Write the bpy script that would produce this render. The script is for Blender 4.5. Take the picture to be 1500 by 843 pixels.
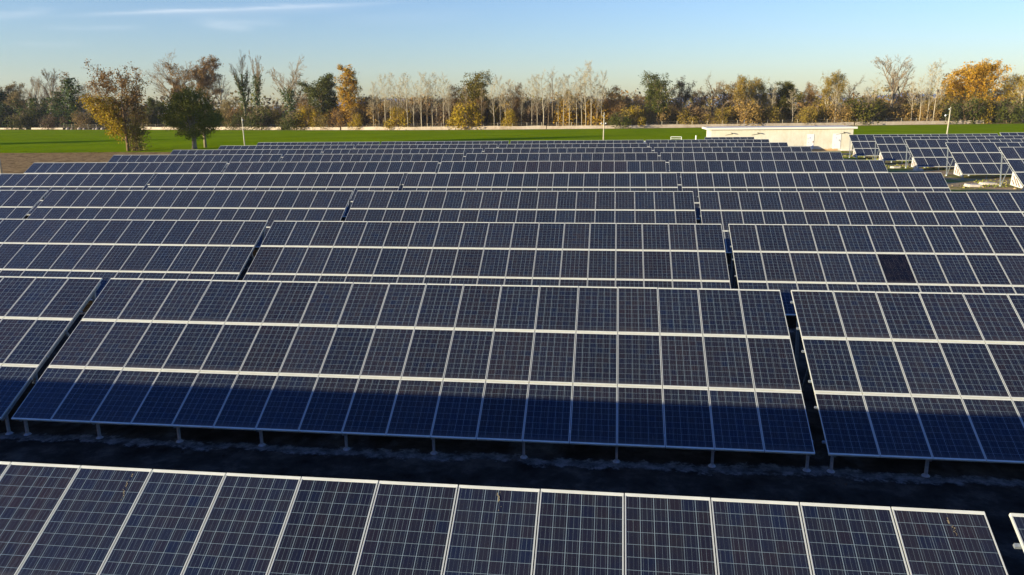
import bpy, math, random
from math import radians, sin, cos, pi
from mathutils import Vector, Matrix, Euler, noise

scene = bpy.context.scene
for o in list(bpy.data.objects):
    bpy.data.objects.remove(o)

# ------------------------------------------------------------------ camera
YAW, PIT, ROL, FPX = 0.1301, 0.2313, -0.0121, 1119.6      # focal length in pixels of a 1500 px wide frame
CAM = Vector((13.9192, 0.0, 6.8755))
_f = Vector((-sin(YAW) * cos(PIT), cos(YAW) * cos(PIT), -sin(PIT)))
_r = Vector((cos(YAW), sin(YAW), 0))
_u = _r.cross(_f)
RR = _r * cos(ROL) + _u * sin(ROL)
UU = _u * cos(ROL) - _r * sin(ROL)
FF = _f
cd = bpy.data.cameras.new('camera')
cd.sensor_width = 36; cd.lens = FPX / 1500 * 36
cd.clip_start = 0.1; cd.clip_end = 20000
cam = bpy.data.objects.new('camera', cd)
scene.collection.objects.link(cam)
m = Matrix((RR, UU, -FF)).transposed().to_4x4()
m.translation = CAM
cam.matrix_world = m
scene.camera = cam

# ------------------------------------------------------------------ sky, sun, exposure
SUN_AZ = radians(57)        # the shadows run towards +X +Y, this far from +Y
SUN_EL = radians(7.6)
SDIR = Vector((-sin(SUN_AZ) * cos(SUN_EL), -cos(SUN_AZ) * cos(SUN_EL), sin(SUN_EL)))   # towards the sun
world = bpy.data.worlds.new('World'); scene.world = world
world.use_nodes = True
nt = world.node_tree; N = nt.nodes; Lk = nt.links
bg = N['Background']; bg.inputs['Strength'].default_value = 0.085
sky = N.new('ShaderNodeTexSky'); sky.sky_type = 'NISHITA'; sky.sun_disc = False
sky.sun_elevation = SUN_EL
sky.sun_rotation = SUN_AZ + pi
sky.altitude = 100; sky.air_density = 1.0; sky.dust_density = 0.45; sky.ozone_density = 2.0
tc = N.new('ShaderNodeTexCoord')

def wdot(vec):
    n = N.new('ShaderNodeVectorMath'); n.operation = 'DOT_PRODUCT'
    Lk.new(tc.outputs['Generated'], n.inputs[0]); n.inputs[1].default_value = vec
    return n.outputs['Value']
def wmath(op, a, b=None, c=None, clamp=False):
    n = N.new('ShaderNodeMath'); n.operation = op; n.use_clamp = clamp
    for i, x in enumerate((a, b, c)):
        if x is None: continue
        if isinstance(x, (int, float)): n.inputs[i].default_value = x
        else: Lk.new(x, n.inputs[i])
    return n.outputs[0]
def pixdir(u, v):
    return (FF + RR * ((u - 750) / FPX) - UU * ((v - 421.5) / FPX)).normalized()
wn = N.new('ShaderNodeTexNoise'); wn.inputs['Scale'].default_value = 9; wn.inputs['Detail'].default_value = 6
wmap = N.new('ShaderNodeMapping'); wmap.inputs['Scale'].default_value = (1, 1, 9)
Lk.new(tc.outputs['Generated'], wmap.inputs['Vector']); Lk.new(wmap.outputs['Vector'], wn.inputs['Vector'])
wn.inputs['Roughness'].default_value = 0.65
total = None
# thin cirrus streaks: ends (sky directions), half width (rad), strength
for (a, b, wdt, st) in [((120, 23), (560, 5), .0022, .5), ((200, 20), (520, 10), .005, .22), ((285, 33), (418, 31), .0055, .26),
                        ((300, 38), (370, 42), .004, .3), ((-60, 27), (75, 17), .004, .34), ((60, 40), (205, 41), .003, .2),
                        ((20, 64), (120, 66), .003, .12), ((480, 30), (700, 22), .008, .08)]:
    da, db = pixdir(*a), pixdir(*b)
    nrm = da.cross(db).normalized(); mid = (da + db).normalized(); al = (db - da).normalized()
    half = (db - da).length / 2
    d1 = wmath('DIVIDE', wdot(nrm), wdt)
    wob = wmath('MULTIPLY', wmath('SUBTRACT', wn.outputs['Fac'], .5), 3.0)
    d1 = wmath('ADD', d1, wob)
    g1 = wmath('EXPONENT', wmath('MULTIPLY', wmath('MULTIPLY', d1, d1), -1))
    d2 = wmath('DIVIDE', wdot(al), half)
    d2 = wmath('MULTIPLY', d2, d2); d2 = wmath('MULTIPLY', d2, d2)
    g2 = wmath('EXPONENT', wmath('MULTIPLY', d2, -1.2))
    front = wmath('GREATER_THAN', wdot(mid), 0)
    mk = wmath('MULTIPLY', wmath('MULTIPLY', g1, g2), wmath('MULTIPLY', front, st*.5))
    mk = wmath('MULTIPLY', mk, wmath('MULTIPLY', wn.outputs['Fac'], 1.7))
    total = mk if total is None else wmath('ADD', total, mk)
wmix = N.new('ShaderNodeMixRGB'); wmix.blend_type = 'MIX'
Lk.new(wmath('MINIMUM', total, .8), wmix.inputs['Fac'])
hs = N.new('ShaderNodeHueSaturation'); hs.inputs['Saturation'].default_value = 1.05
Lk.new(sky.outputs['Color'], hs.inputs['Color'])
tint = N.new('ShaderNodeMixRGB'); tint.blend_type = 'MULTIPLY'; tint.inputs['Fac'].default_value = 1
tint.inputs['Color2'].default_value = (0.84, 0.945, 1.34, 1)       # white balance of the sky
Lk.new(hs.outputs['Color'], tint.inputs['Color1']); # deeper blue overhead than the Nishita model gives at this white balance
_sx = N.new('ShaderNodeSeparateXYZ'); Lk.new(tc.outputs['Generated'], _sx.inputs[0])
deep = N.new('ShaderNodeMixRGB'); deep.blend_type = 'MULTIPLY'; deep.inputs['Color2'].default_value = (0.42, 0.70, 1.22, 1)
Lk.new(wmath('MULTIPLY', wmath('SUBTRACT', _sx.outputs[2], .16), 1.7, clamp=True), deep.inputs['Fac'])
Lk.new(tint.outputs['Color'], deep.inputs['Color1']); Lk.new(deep.outputs['Color'], wmix.inputs['Color1']); wmix.inputs['Color2'].default_value = (5.2, 5.4, 5.7, 1)
Lk.new(wmix.outputs['Color'], bg.inputs['Color'])

sd = bpy.data.lights.new('sun', 'SUN'); sd.energy = 4.8; sd.angle = radians(0.35); sd.color = (1.0, 0.86, 0.60)
sun = bpy.data.objects.new('sun', sd); scene.collection.objects.link(sun)
sun.rotation_euler = SDIR.to_track_quat('Z', 'Y').to_euler()
scene.view_settings.view_transform = 'Standard'; scene.view_settings.look = 'None'
scene.view_settings.gamma = 1; scene.view_settings.use_curve_mapping = False
scene.view_settings.exposure = 1.3
scene.render.engine = 'CYCLES'
scene.cycles.max_bounces = 6; scene.cycles.transparent_max_bounces = 4; scene.cycles.volume_bounces = 0

# ------------------------------------------------------------------ helpers
C = scene.collection
def tag(o, label=None, cat=None, group=None, kind=None):
    if label: o['label'] = label
    if cat: o['category'] = cat
    if group: o['group'] = group
    if kind: o['kind'] = kind
    return o
def empty(name, loc=(0, 0, 0), rz=0.0):
    o = bpy.data.objects.new(name, None); C.objects.link(o)
    o.location = loc; o.rotation_euler = (0, 0, rz); o.empty_display_size = .3
    return o
def link(name, mesh, parent=None, loc=(0, 0, 0), rot=(0, 0, 0)):
    o = bpy.data.objects.new(name, mesh); C.objects.link(o)
    o.parent = parent; o.location = loc; o.rotation_euler = rot
    return o
def copy_tree(o, parent=None):
    c = o.copy(); C.objects.link(c); c.parent = parent
    for ch in o.children:
        copy_tree(ch, c)
    return c
class MB:
    def __init__(s): s.v = []; s.f = []; s.mi = []
    def quad(s, a, b, c, d, m=0):
        n = len(s.v); s.v += [tuple(a), tuple(b), tuple(c), tuple(d)]; s.f.append((n, n+1, n+2, n+3)); s.mi.append(m)
    def box(s, x0, y0, z0, x1, y1, z1, m=0, skip=()):
        n = len(s.v)
        s.v += [(x0,y0,z0),(x1,y0,z0),(x1,y1,z0),(x0,y1,z0),(x0,y0,z1),(x1,y0,z1),(x1,y1,z1),(x0,y1,z1)]
        F = {'b':(0,3,2,1),'t':(4,5,6,7),'f':(0,1,5,4),'r':(1,2,6,5),'k':(2,3,7,6),'l':(3,0,4,7)}
        for k, q in F.items():
            if k in skip: continue
            s.f.append(tuple(n+i for i in q)); s.mi.append(m)
    def bar(s, p0, p1, w, h=None, m=0):                    # square bar between two points
        h = h or w
        p0 = Vector(p0); p1 = Vector(p1); d = (p1-p0).normalized()
        a = d.cross(Vector((1, 0, 0)) if abs(d.x) < .9 else Vector((0, 1, 0))).normalized(); b = d.cross(a)
        n = len(s.v)
        for p in (p0, p1):
            for sx, sy in ((-1,-1),(1,-1),(1,1),(-1,1)):
                s.v.append(tuple(p + a*sx*w/2 + b*sy*h/2))
        for q in ((0,1,5,4),(1,2,6,5),(2,3,7,6),(3,0,4,7),(3,2,1,0),(4,5,6,7)):
            s.f.append(tuple(n+i for i in q)); s.mi.append(m)
    def tube(s, pts, rad, k=5, m=0, cap=True):
        n0 = len(s.v); L = len(pts)
        d = (Vector(pts[-1]) - Vector(pts[0])).normalized()
        a = d.cross(Vector((0.13, .9, .2))).normalized(); b = d.cross(a)
        for p, r in zip(pts, rad):
            for j in range(k):
                t = 2*pi*j/k
                s.v.append((p[0]+(a.x*cos(t)+b.x*sin(t))*r, p[1]+(a.y*cos(t)+b.y*sin(t))*r, p[2]+(a.z*cos(t)+b.z*sin(t))*r))
        for i in range(L-1):
            for j in range(k):
                q = n0+i*k; j2 = (j+1) % k
                s.f.append((q+j, q+j2, q+k+j2, q+k+j)); s.mi.append(m)
        if cap and k > 2:
            s.f.append(tuple(n0+(L-1)*k+j for j in range(k))); s.mi.append(m)
            s.f.append(tuple(n0+k-1-j for j in range(k))); s.mi.append(m)
    def mesh(s, name, mats, smooth=False):
        me = bpy.data.meshes.new(name); me.from_pydata(s.v, [], s.f)
        for mt in mats: me.materials.append(mt)
        if len(mats) > 1: me.polygons.foreach_set('material_index', s.mi)
        if smooth: me.polygons.foreach_set('use_smooth', [True]*len(s.f))
        me.update(); return me

# ------------------------------------------------------------------ materials
def mat(name, col=(.5,.5,.5), rough=.7, metal=0.0, spec=.5):
    mt = bpy.data.materials.new(name); mt.use_nodes = True
    b = mt.node_tree.nodes['Principled BSDF']
    b.inputs['Base Color'].default_value = (*col, 1); b.inputs['Roughness'].default_value = rough
    b.inputs['Metallic'].default_value = metal; b.inputs['Specular IOR Level'].default_value = spec
    return mt
class NT:
    def __init__(s, mt): s.t = mt.node_tree; s.b = s.t.nodes['Principled BSDF']
    def n(s, kind, **kw):
        x = s.t.nodes.new(kind)
        for k, v in kw.items(): setattr(x, k, v)
        return x
    def l(s, a, b): s.t.links.new(a, b)
    def math(s, op, a, b=None, c=None, clamp=False):
        x = s.n('ShaderNodeMath', operation=op, use_clamp=clamp)
        for i, y in enumerate((a, b, c)):
            if y is None: continue
            if isinstance(y, (int, float)): x.inputs[i].default_value = y
            else: s.l(y, x.inputs[i])
        return x.outputs[0]
    def mix(s, fac, a, b, mode='MIX'):
        x = s.n('ShaderNodeMixRGB', blend_type=mode)
        for i, y in zip(('Fac', 'Color1', 'Color2'), (fac, a, b)):
            if isinstance(y, (int, float)): x.inputs[i].default_value = y
            elif isinstance(y, tuple): x.inputs[i].default_value = (*y, 1)
            else: s.l(y, x.inputs[i])
        return x.outputs[0]
    def noise(s, scale, detail=4, rough=.6, vec=None, mscale=None):
        x = s.n('ShaderNodeTexNoise'); x.inputs['Scale'].default_value = scale
        x.inputs['Detail'].default_value = detail; x.inputs['Roughness'].default_value = rough
        if vec is None:
            g = s.n('ShaderNodeTexCoord'); vec = g.outputs['Object']
        if mscale:
            mp = s.n('ShaderNodeMapping'); mp.inputs['Scale'].default_value = mscale; s.l(vec, mp.inputs['Vector']); vec = mp.outputs['Vector']
        s.l(vec, x.inputs['Vector']); return x.outputs['Fac']
    def ramp(s, fac, stops):
        x = s.n('ShaderNodeValToRGB'); e = x.color_ramp.elements
        while len(e) < len(stops): e.new(.5)
        for q, (p, c) in zip(e, stops): q.position = p; q.color = (*c, 1)
        s.l(fac, x.inputs['Fac']); return x.outputs['Color']
    def bump(s, h, strength, dist=.02):
        x = s.n('ShaderNodeBump'); x.inputs['Strength'].default_value = strength; x.inputs['Distance'].default_value = dist
        s.l(h, x.inputs['Height']); s.l(x.outputs['Normal'], s.b.inputs['Normal'])

# --- photovoltaic glass: 6 x 10 polycrystalline cells, one UV unit per cell
def pv_material(name, tints, line, busk=.5):
    mt = mat(name, rough=.2); q = NT(mt)
    uv = q.n('ShaderNodeUVMap'); uv.uv_map = 'UVMap'
    sp = q.n('ShaderNodeSeparateXYZ'); q.l(uv.outputs['UV'], sp.inputs[0]); U, V = sp.outputs[0], sp.outputs[1]
    oi = q.n('ShaderNodeObjectInfo'); rnd = oi.outputs['Random']
    fu = q.math('ABSOLUTE', q.math('SUBTRACT', q.math('FRACT', U), .5))
    fv = q.math('ABSOLUTE', q.math('SUBTRACT', q.math('FRACT', V), .5))
    b3 = q.math('ABSOLUTE', q.math('SUBTRACT', q.math('FRACT', q.math('MULTIPLY', U, 3)), .5))
    gv = q.math('GREATER_THAN', fu, .483); gh = q.math('GREATER_THAN', fv, .485); bus = q.math('LESS_THAN', b3, .024)
    cell = q.n('ShaderNodeCombineXYZ'); q.l(q.math('FLOOR', U), cell.inputs[0]); q.l(q.math('FLOOR', V), cell.inputs[1]); q.l(q.math('MULTIPLY', rnd, 91.7), cell.inputs[2])
    wn_ = q.n('ShaderNodeTexWhiteNoise', noise_dimensions='3D'); q.l(cell.outputs[0], wn_.inputs['Vector'])
    # a busbar's brightness differs from string to string
    bc = q.n('ShaderNodeCombineXYZ'); q.l(q.math('FLOOR', q.math('MULTIPLY', U, 3)), bc.inputs[0]); q.l(q.math('MULTIPLY', rnd, 37.1), bc.inputs[1]); q.l(q.math('MULTIPLY', q.math('FLOOR', V), 0.21), bc.inputs[2])
    wb = q.n('ShaderNodeTexWhiteNoise', noise_dimensions='3D'); q.l(bc.outputs[0], wb.inputs['Vector'])
    gc = q.n('ShaderNodeCombineXYZ'); q.l(q.math('ROUND', U), gc.inputs[0]); q.l(q.math('MULTIPLY', rnd, 17.1), gc.inputs[1])
    wg = q.n('ShaderNodeTexWhiteNoise', noise_dimensions='3D'); q.l(gc.outputs[0], wg.inputs['Vector'])
    col = q.ramp(wn_.outputs['Value'], [(i/(len(tints)-1), c) for i, c in enumerate(tints)])
    # crystal grain and faint vertical streaks of dust
    off = q.n('ShaderNodeVectorMath', operation='ADD'); q.l(uv.outputs['UV'], off.inputs[0])
    oc = q.n('ShaderNodeCombineXYZ'); q.l(q.math('MULTIPLY', rnd, 50), oc.inputs[0]); q.l(q.math('MULTIPLY', rnd, 77), oc.inputs[1]); q.l(oc.outputs[0], off.inputs[1])
    st = q.noise(1.0, 3, .7, off.outputs[0], (11, .55, 1))
    st2 = q.math('MULTIPLY', q.math('SUBTRACT', st, .36, clamp=True), 2.6, clamp=True)
    col = q.mix(q.math('MULTIPLY', st2, .55), col, q.mix(.5, (.027, .031, .035), col))
    big = q.noise(.5, 2, .5, off.outputs[0])
    col = q.mix(q.math('MULTIPLY', q.math('SUBTRACT', big, .42, clamp=True), 1.4, clamp=True), col, (.022, .019, .018))
    col = q.mix(1, col, oi.outputs['Color'], 'MULTIPLY')
    col = q.mix(q.math('MULTIPLY', bus, q.math('MULTIPLY_ADD', wb.outputs['Value'], .5, busk - .38)), col, line)
    col = q.mix(q.math('MULTIPLY', gv, q.math('MULTIPLY_ADD', wg.outputs['Value'], .9, .45)), col, line)
    col = q.mix(q.math('MULTIPLY', gh, .75), col, line)
    dl = q.math('MULTIPLY', q.math('SUBTRACT', 1.0, q.math('MULTIPLY', V, q.math('MULTIPLY_ADD', st, 1.6, .4)), clamp=True), q.math('MULTIPLY_ADD', rnd, .5, .15))
    col = q.mix(dl, col, (.085, .08, .075))
    # margin of backsheet round the cells
    eu = q.math('GREATER_THAN', q.math('ABSOLUTE', q.math('SUBTRACT', U, 3)), 3.0)
    ev = q.math('GREATER_THAN', q.math('ABSOLUTE', q.math('SUBTRACT', V, 5)), 5.0)
    col = q.mix(q.math('MAXIMUM', eu, ev), col, (.5, .5, .48))
    q.l(col, q.b.inputs['Base Color'])
    rr = q.math('MULTIPLY_ADD', st, .25, .12); q.l(rr, q.b.inputs['Roughness'])
    q.b.inputs['Coat Weight'].default_value = 0.0
    q.b.inputs['Specular IOR Level'].default_value = .35
    return mt
LINE = (.21, .28, .30)
M_pv = pv_material('pv_glass', [(.0090,.0105,.020), (.0115,.0115,.018), (.0145,.0115,.0155), (.007,.0105,.024), (.012,.013,.020), (.0125,.012,.017), (.0090,.0115,.021)], LINE)
M_pvdark = pv_material('pv_glass_dark', [(.0012,.0012,.0010), (.002,.0017,.0012), (.001,.001,.001)], (.04,.04,.035), .3)

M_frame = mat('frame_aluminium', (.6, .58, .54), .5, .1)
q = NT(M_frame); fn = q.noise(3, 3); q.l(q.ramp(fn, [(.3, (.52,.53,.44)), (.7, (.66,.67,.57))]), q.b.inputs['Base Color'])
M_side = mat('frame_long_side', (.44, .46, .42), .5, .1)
M_back = mat('backsheet', (.62, .62, .6), .6)
M_galv = mat('galvanised_steel', (.42, .45, .47), .5, .5)
q = NT(M_galv); fn = q.noise(12, 3); q.l(q.ramp(fn, [(.3, (.20,.23,.26)), (.7, (.32,.36,.39))]), q.b.inputs['Base Color'])
M_conc = mat('pale_concrete', (.5, .46, .4), .9)
q = NT(M_conc); fn = q.noise(2.5, 6, .7); q.l(q.ramp(fn, [(.25, (.28,.25,.20)), (.5, (.46,.42,.35)), (.75, (.58,.54,.46))]), q.b.inputs['Base Color']); q.bump(fn, .5, .05)
M_gable = mat('white_sheeting', (.5, .49, .46), .7)
M_dark_ = mat('black_cable', (.02,.02,.02), .6)
M_slit = mat('brown_strut', (.16, .10, .06), .8)

# ground materials (world coordinates: these sheets sit at the origin)
def ground_mat(name, stops, s1, s2, bump=.4, mott=None):
    mt = mat(name, rough=1.0, spec=0.0); q = NT(mt)
    a = q.noise(s1, 6, .65); b = q.noise(s2, 4, .6)
    f = q.math('ADD', q.math('MULTIPLY', a, .6), q.math('MULTIPLY', b, .4))
    c = q.ramp(f, stops)
    if mott:
        k = q.noise(mott[0], 5, .6, None, mott[2] if len(mott) > 2 else None)
        k = q.math('MULTIPLY', q.math('SUBTRACT', k, .48, clamp=True), 7, clamp=True)
        c = q.mix(k, c, mott[1])
    q.l(c, q.b.inputs['Base Color'])
    q.bump(b, bump, .15)
    return mt
M_ground = ground_mat('dirt_and_grass', [(.30, (.14,.09,.04)), (.45, (.32,.22,.11)), (.55, (.46,.33,.18)), (.72, (.24,.16,.08))], .35, 2.3, .6, (.13, (.20,.23,.02)))
q = NT(M_ground)                                   # crumbling concrete footings under the post rows
_old = q.b.inputs['Base Color'].links[0].from_socket
_tc = q.n('ShaderNodeTexCoord'); _sp = q.n('ShaderNodeSeparateXYZ'); q.l(_tc.outputs['Object'], _sp.inputs[0])
_n1 = q.noise(.55, 5, .7); _n2 = q.noise(3.5, 5, .75); _n3 = q.noise(.9, 4, .6, _tc.outputs['Object'], (1, .45, 1)); mk = None
for _y in (15.30, 26.05, 36.9, 47.6):
    d0 = q.math('ABSOLUTE', q.math('SUBTRACT', _sp.outputs[1], q.math('MULTIPLY_ADD', _n1, .9, _y-.45)))
    w = q.math('MULTIPLY_ADD', _n2, .75, -.16)
    a = q.math('MULTIPLY', q.math('SUBTRACT', w, d0, clamp=True), 9, clamp=True)
    d1 = q.math('ABSOLUTE', q.math('SUBTRACT', _sp.outputs[1], _y+.9))
    b = q.math('MULTIPLY', q.math('MULTIPLY', q.math('SUBTRACT', _n3, .53, clamp=True), 9, clamp=True), q.math('SUBTRACT', 1.2, d1, clamp=True))
    a = q.math('MAXIMUM', a, q.math('MULTIPLY', b, .55)); mk = a if mk is None else q.math('MAXIMUM', mk, a)
_gc = q.ramp(_n2, [(.35, (.05,.048,.045)), (.5, (.10,.097,.09)), (.62, (.17,.165,.155))])
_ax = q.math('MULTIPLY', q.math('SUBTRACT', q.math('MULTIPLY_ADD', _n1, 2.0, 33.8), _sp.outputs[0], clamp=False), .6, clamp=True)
_n4 = q.noise(1.3, 6, .7); _shade_soil = q.ramp(_n4, [(.3, (.014,.011,.008)), (.5, (.034,.027,.020)), (.68, (.075,.060,.044))])  # near-black soil among the tables: shade of the rows painted into the ground colour
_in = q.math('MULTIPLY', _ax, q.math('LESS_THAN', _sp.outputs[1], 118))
_old = q.mix(_in, _old, _shade_soil)
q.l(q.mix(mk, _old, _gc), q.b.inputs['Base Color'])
M_field = ground_mat('winter_wheat', [(.3, (.10,.185,.000)), (.5, (.195,.275,.000)), (.7, (.25,.33,.002))], .06, .8, .7)
q = NT(M_field)                                    # drill rows and wheel tracks
_old = q.b.inputs['Base Color'].links[0].from_socket; _tc = q.n('ShaderNodeTexCoord'); _sp = q.n('ShaderNodeSeparateXYZ'); q.l(_tc.outputs['Object'], _sp.inputs[0])
_w = q.math('ADD', _sp.outputs[1], q.math('MULTIPLY', _sp.outputs[0], .22)); _w = q.math('ADD', _w, q.math('MULTIPLY', q.noise(.05, 2), 3))
_t = q.math('GREATER_THAN', q.math('ABSOLUTE', q.math('SUBTRACT', q.math('FRACT', q.math('DIVIDE', _w, 14.0)), .5)), .478)
_p = q.math('MULTIPLY', q.math('SUBTRACT', q.noise(.03, 5, .7, _tc.outputs['Object'], (1, 2.5, 1)), .5, clamp=True), 4, clamp=True)
_c = q.mix(q.math('MULTIPLY', _t, .35), _old, (.12, .11, .02)); _c = q.mix(q.math('MULTIPLY', _p, .4), _c, (.20, .22, .01)); q.l(_c, q.b.inputs['Base Color'])
M_plough = ground_mat('ploughed_soil', [(.34, (.11,.06,.025)), (.46, (.21,.135,.055)), (.54, (.44,.29,.12)), (.66, (.20,.125,.05))], .9, 2.6, 1.0)
M_verge = ground_mat('dry_verge', [(.3, (.20,.13,.06)), (.5, (.32,.22,.11)), (.7, (.24,.2,.07))], .2, 1.5, .8, (.2, (.1,.11,.03)))
M_litter = ground_mat('leaf_litter', [(.3, (.06,.035,.015)), (.5, (.11,.07,.03)), (.7, (.09,.085,.03))], .2, 1.2, .8)
M_gravel = ground_mat('concrete_footing', [(.3, (.10,.09,.075)), (.5, (.25,.23,.20)), (.7, (.36,.34,.30))], 1.5, 7, .8)

# ------------------------------------------------------------------ terrain
def sstep(a, b, x):
    t = max(0, min(1, (x-a)/(b-a))); return t*t*(3-2*t)
def gz(x, y):
    base = -0.62
    k = sstep(34.9, 38.0, x)
    up = 1.35 - (y-58)*.0165 if y > 58 else 1.35
    up = max(up, .45) if y < 130 else .45*(1-sstep(130, 165, y))
    z = base + k*up*(1 - sstep(120, 160, y)*.0)
    z += .35*sstep(272, 300, y)*(1-sstep(1000, 1100, y))*0
    if x > 125 and y > 250: z += 2.2*sstep(125, 190, x)*sstep(280, 330, y)
    z += .05*noise.noise(Vector((x*.12, y*.12, 3))) * sstep(18, 30, y) * (1-sstep(150, 170, y))
    return z
def sheet(name, xs, yf, ny, mt, dz, kind='structure'):
    """grid over x in xs and y from yf(x)[0] to yf(x)[1]; follows the terrain, dz above it"""
    mb = MB(); rows = []
    for x in xs:
        y0, y1 = yf(x)
        col = []
        for j in range(ny+1):
            y = y0+(y1-y0)*j/ny
            mb.v.append((x, y, gz(x, y)+dz)); col.append(len(mb.v)-1)
        rows.append(col)
    for i in range(len(xs)-1):
        for j in range(ny):
            mb.f.append((rows[i][j], rows[i+1][j], rows[i+1][j+1], rows[i][j+1])); mb.mi.append(0)
    o = link(name, mb.mesh(name, [mt], True)); tag(o, kind=kind); return o
def axis(a, b, step, lo, hi, far=9):
    v = [a+i*step for i in range(int((b-a)/step)+1)]
    L = [lo*(1-((i/far)**.6))+a*((i/far)**.6) for i in range(far)]
    H = [b+(hi-b)*((i+1)/far)**1.8 for i in range(far)]
    return L+v+H
gx = axis(-120, 150, 2.5, -2600, 2600); gy = axis(-20, 340, 2.5, -300, 2640)
mb = MB(); nx, ny_ = len(gx), len(gy)
for x in gx:
    for y in gy: mb.v.append((x, y, gz(x, y)))
for i in range(nx-1):
    for j in range(ny_-1):
        a = i*ny_+j; mb.f.append((a, a+ny_, a+ny_+1, a+1)); mb.mi.append(0)
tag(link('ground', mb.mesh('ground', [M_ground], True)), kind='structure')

WALL = [(-420,395),(-281,346),(-214,325.5),(-154,305),(-105,288),(-59,275.5),(-25,272),(15,272),(62,278.8),(97,284.8),(133,290.8),(156,293),(200,300)]
def wally(x):
    for (a, b), (c, d) in zip(WALL, WALL[1:]):
        if x <= c: return b+(d-b)*(x-a)/(c-a)
    return WALL[-1][1]
fx = [-420+i*10 for i in range(63)]
def near_edge(x):
    return 137.5 + .8*sin(x*.9) + .6*sin(x*.37) if x < 0 else 141 + .8*sin(x*.7)
sheet('green_field', fx, lambda x: (near_edge(x), wally(x)-5.5), 60, M_field, .035)
sheet('dry_verge', fx, lambda x: (wally(x)-6.5, wally(x)+3), 4, M_verge, .02)
sheet('woodland_floor', [-600+i*20 for i in range(61)], lambda x: (wally(x)+2.5, wally(x)+130), 20, M_litter, .03)
sheet('ploughed_field', [-260+i*4 for i in range(56)], lambda x: (60, 138.5), 30, M_plough, .015)

# ------------------------------------------------------------------ solar tables
PW, PH, TILT = 1.01, 1.636, 0.5254
TW, GAP = 18*PW, .257
ROWY = [4.2094, 15.1461, 25.8862, 36.7302, 47.4756, 58.3064, 69.5495, 80.549, 91.6444, 102.7003, 113.64]
ROWZ = [-.0946, -.1198, -.0547, .0406, .1047, .1597, .1441, .0702, .008, -.0718, -.12]
mw, mh, th = .995, 1.616, .042
ls, ll = .036, .0135       # short-side and long-side frame lip
def glass_into(mb, m=0):
    n = len(mb.v)
    mb.v += [(ll-.002, ls-.002, -.004), (mw-ll+.002, ls-.002, -.004), (mw-ll+.002, mh-ls+.002, -.004), (ll-.002, mh-ls+.002, -.004)]
    mb.f.append((n, n+1, n+2, n+3)); mb.mi.append(m)
def frame_into(mb, m=0, ms=None):
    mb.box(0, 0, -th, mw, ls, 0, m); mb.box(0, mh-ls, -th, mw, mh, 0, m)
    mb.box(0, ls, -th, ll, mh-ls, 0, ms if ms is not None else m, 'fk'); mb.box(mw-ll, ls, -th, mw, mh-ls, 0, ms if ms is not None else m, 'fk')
def add_uv(me, fi=0):
    uv = me.uv_layers.new(name='UVMap')
    gx0, gx1 = -.02, 6.02; gy0, gy1 = -.04, 10.04
    vals = [(gx0, gy0), (gx1, gy0), (gx1, gy1), (gx0, gy1)]
    p = me.polygons[fi]
    for k, li in enumerate(p.loop_indices): uv.data[li].uv = vals[k]
mb = MB(); glass_into(mb); mb.quad((ll, ls, -.03), (ll, mh-ls, -.03), (mw-ll, mh-ls, -.03), (mw-ll, ls, -.03), 1)
ME_glass = mb.mesh('panel_glass', [M_pv, M_back]); add_uv(ME_glass)
ME_glass_dark = mb.mesh('panel_glass_dark', [M_pvdark, M_back]); add_uv(ME_glass_dark)
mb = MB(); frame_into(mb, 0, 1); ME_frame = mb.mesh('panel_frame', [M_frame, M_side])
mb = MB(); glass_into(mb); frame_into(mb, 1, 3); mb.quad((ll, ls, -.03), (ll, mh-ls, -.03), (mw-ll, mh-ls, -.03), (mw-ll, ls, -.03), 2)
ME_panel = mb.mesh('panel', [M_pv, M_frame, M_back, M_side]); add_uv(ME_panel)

def sl(s, off=0):           # point on the slope: distance s along it, off along its normal
    return (s*cos(TILT) - off*sin(TILT), s*sin(TILT) + off*cos(TILT))
_cache = {}
def support_meshes(gh, ncol, dense):
    """gh: height of the low edge above the ground"""
    key = (round(gh, 2), ncol, dense)
    if key in _cache: return _cache[key]
    out = {}
    w = ncol*PW
    mb = MB(); y, z = sl(0, -th-.03); mb.box(-.05, -.022, -.022, w+.02, .022, .022); out['rail'] = mb.mesh('rail', [M_galv])
    mb = MB(); y, z = sl(.22, -.14); mb.bar((0, y, z), (0, y, -gh+.05), .062, .05)
    mb.tube([(0, y, -gh-.12), (0, y, -gh+.01), (0, y, -gh+.05)], [.095, .085, .04], 8)
    mb.bar((0, y, z-.02), (.0, *sl(.75, -.14)), .04)
    out['front'] = mb.mesh('front_post', [M_galv])
    mb = MB(); y2, z2 = sl(4.45, -.14); yb = y2-.35
    mb.bar((0, y2, z2), (0, yb, -gh-.1), .07); mb.tube([(0, yb, -gh-.12), (0, yb, -gh+.02), (0, yb, -gh+.09)], [.10, .09, .04], 8)
    out['rear'] = mb.mesh('rear_post', [M_galv])
    mb = MB(); y3, z3 = sl(2.9, -.14); mb.bar((0.06, y3, z3), (0.06, yb-.03, -gh+.12), .05); out['brace'] = mb.mesh('brace', [M_galv])
    mb = MB(); mb.bar((0, *sl(.05, -.125)), (0, *sl(4.8, -.125)), .06, .05); out['rafter'] = mb.mesh('rafter', [M_galv])
    _cache[key] = out
    return out

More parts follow.
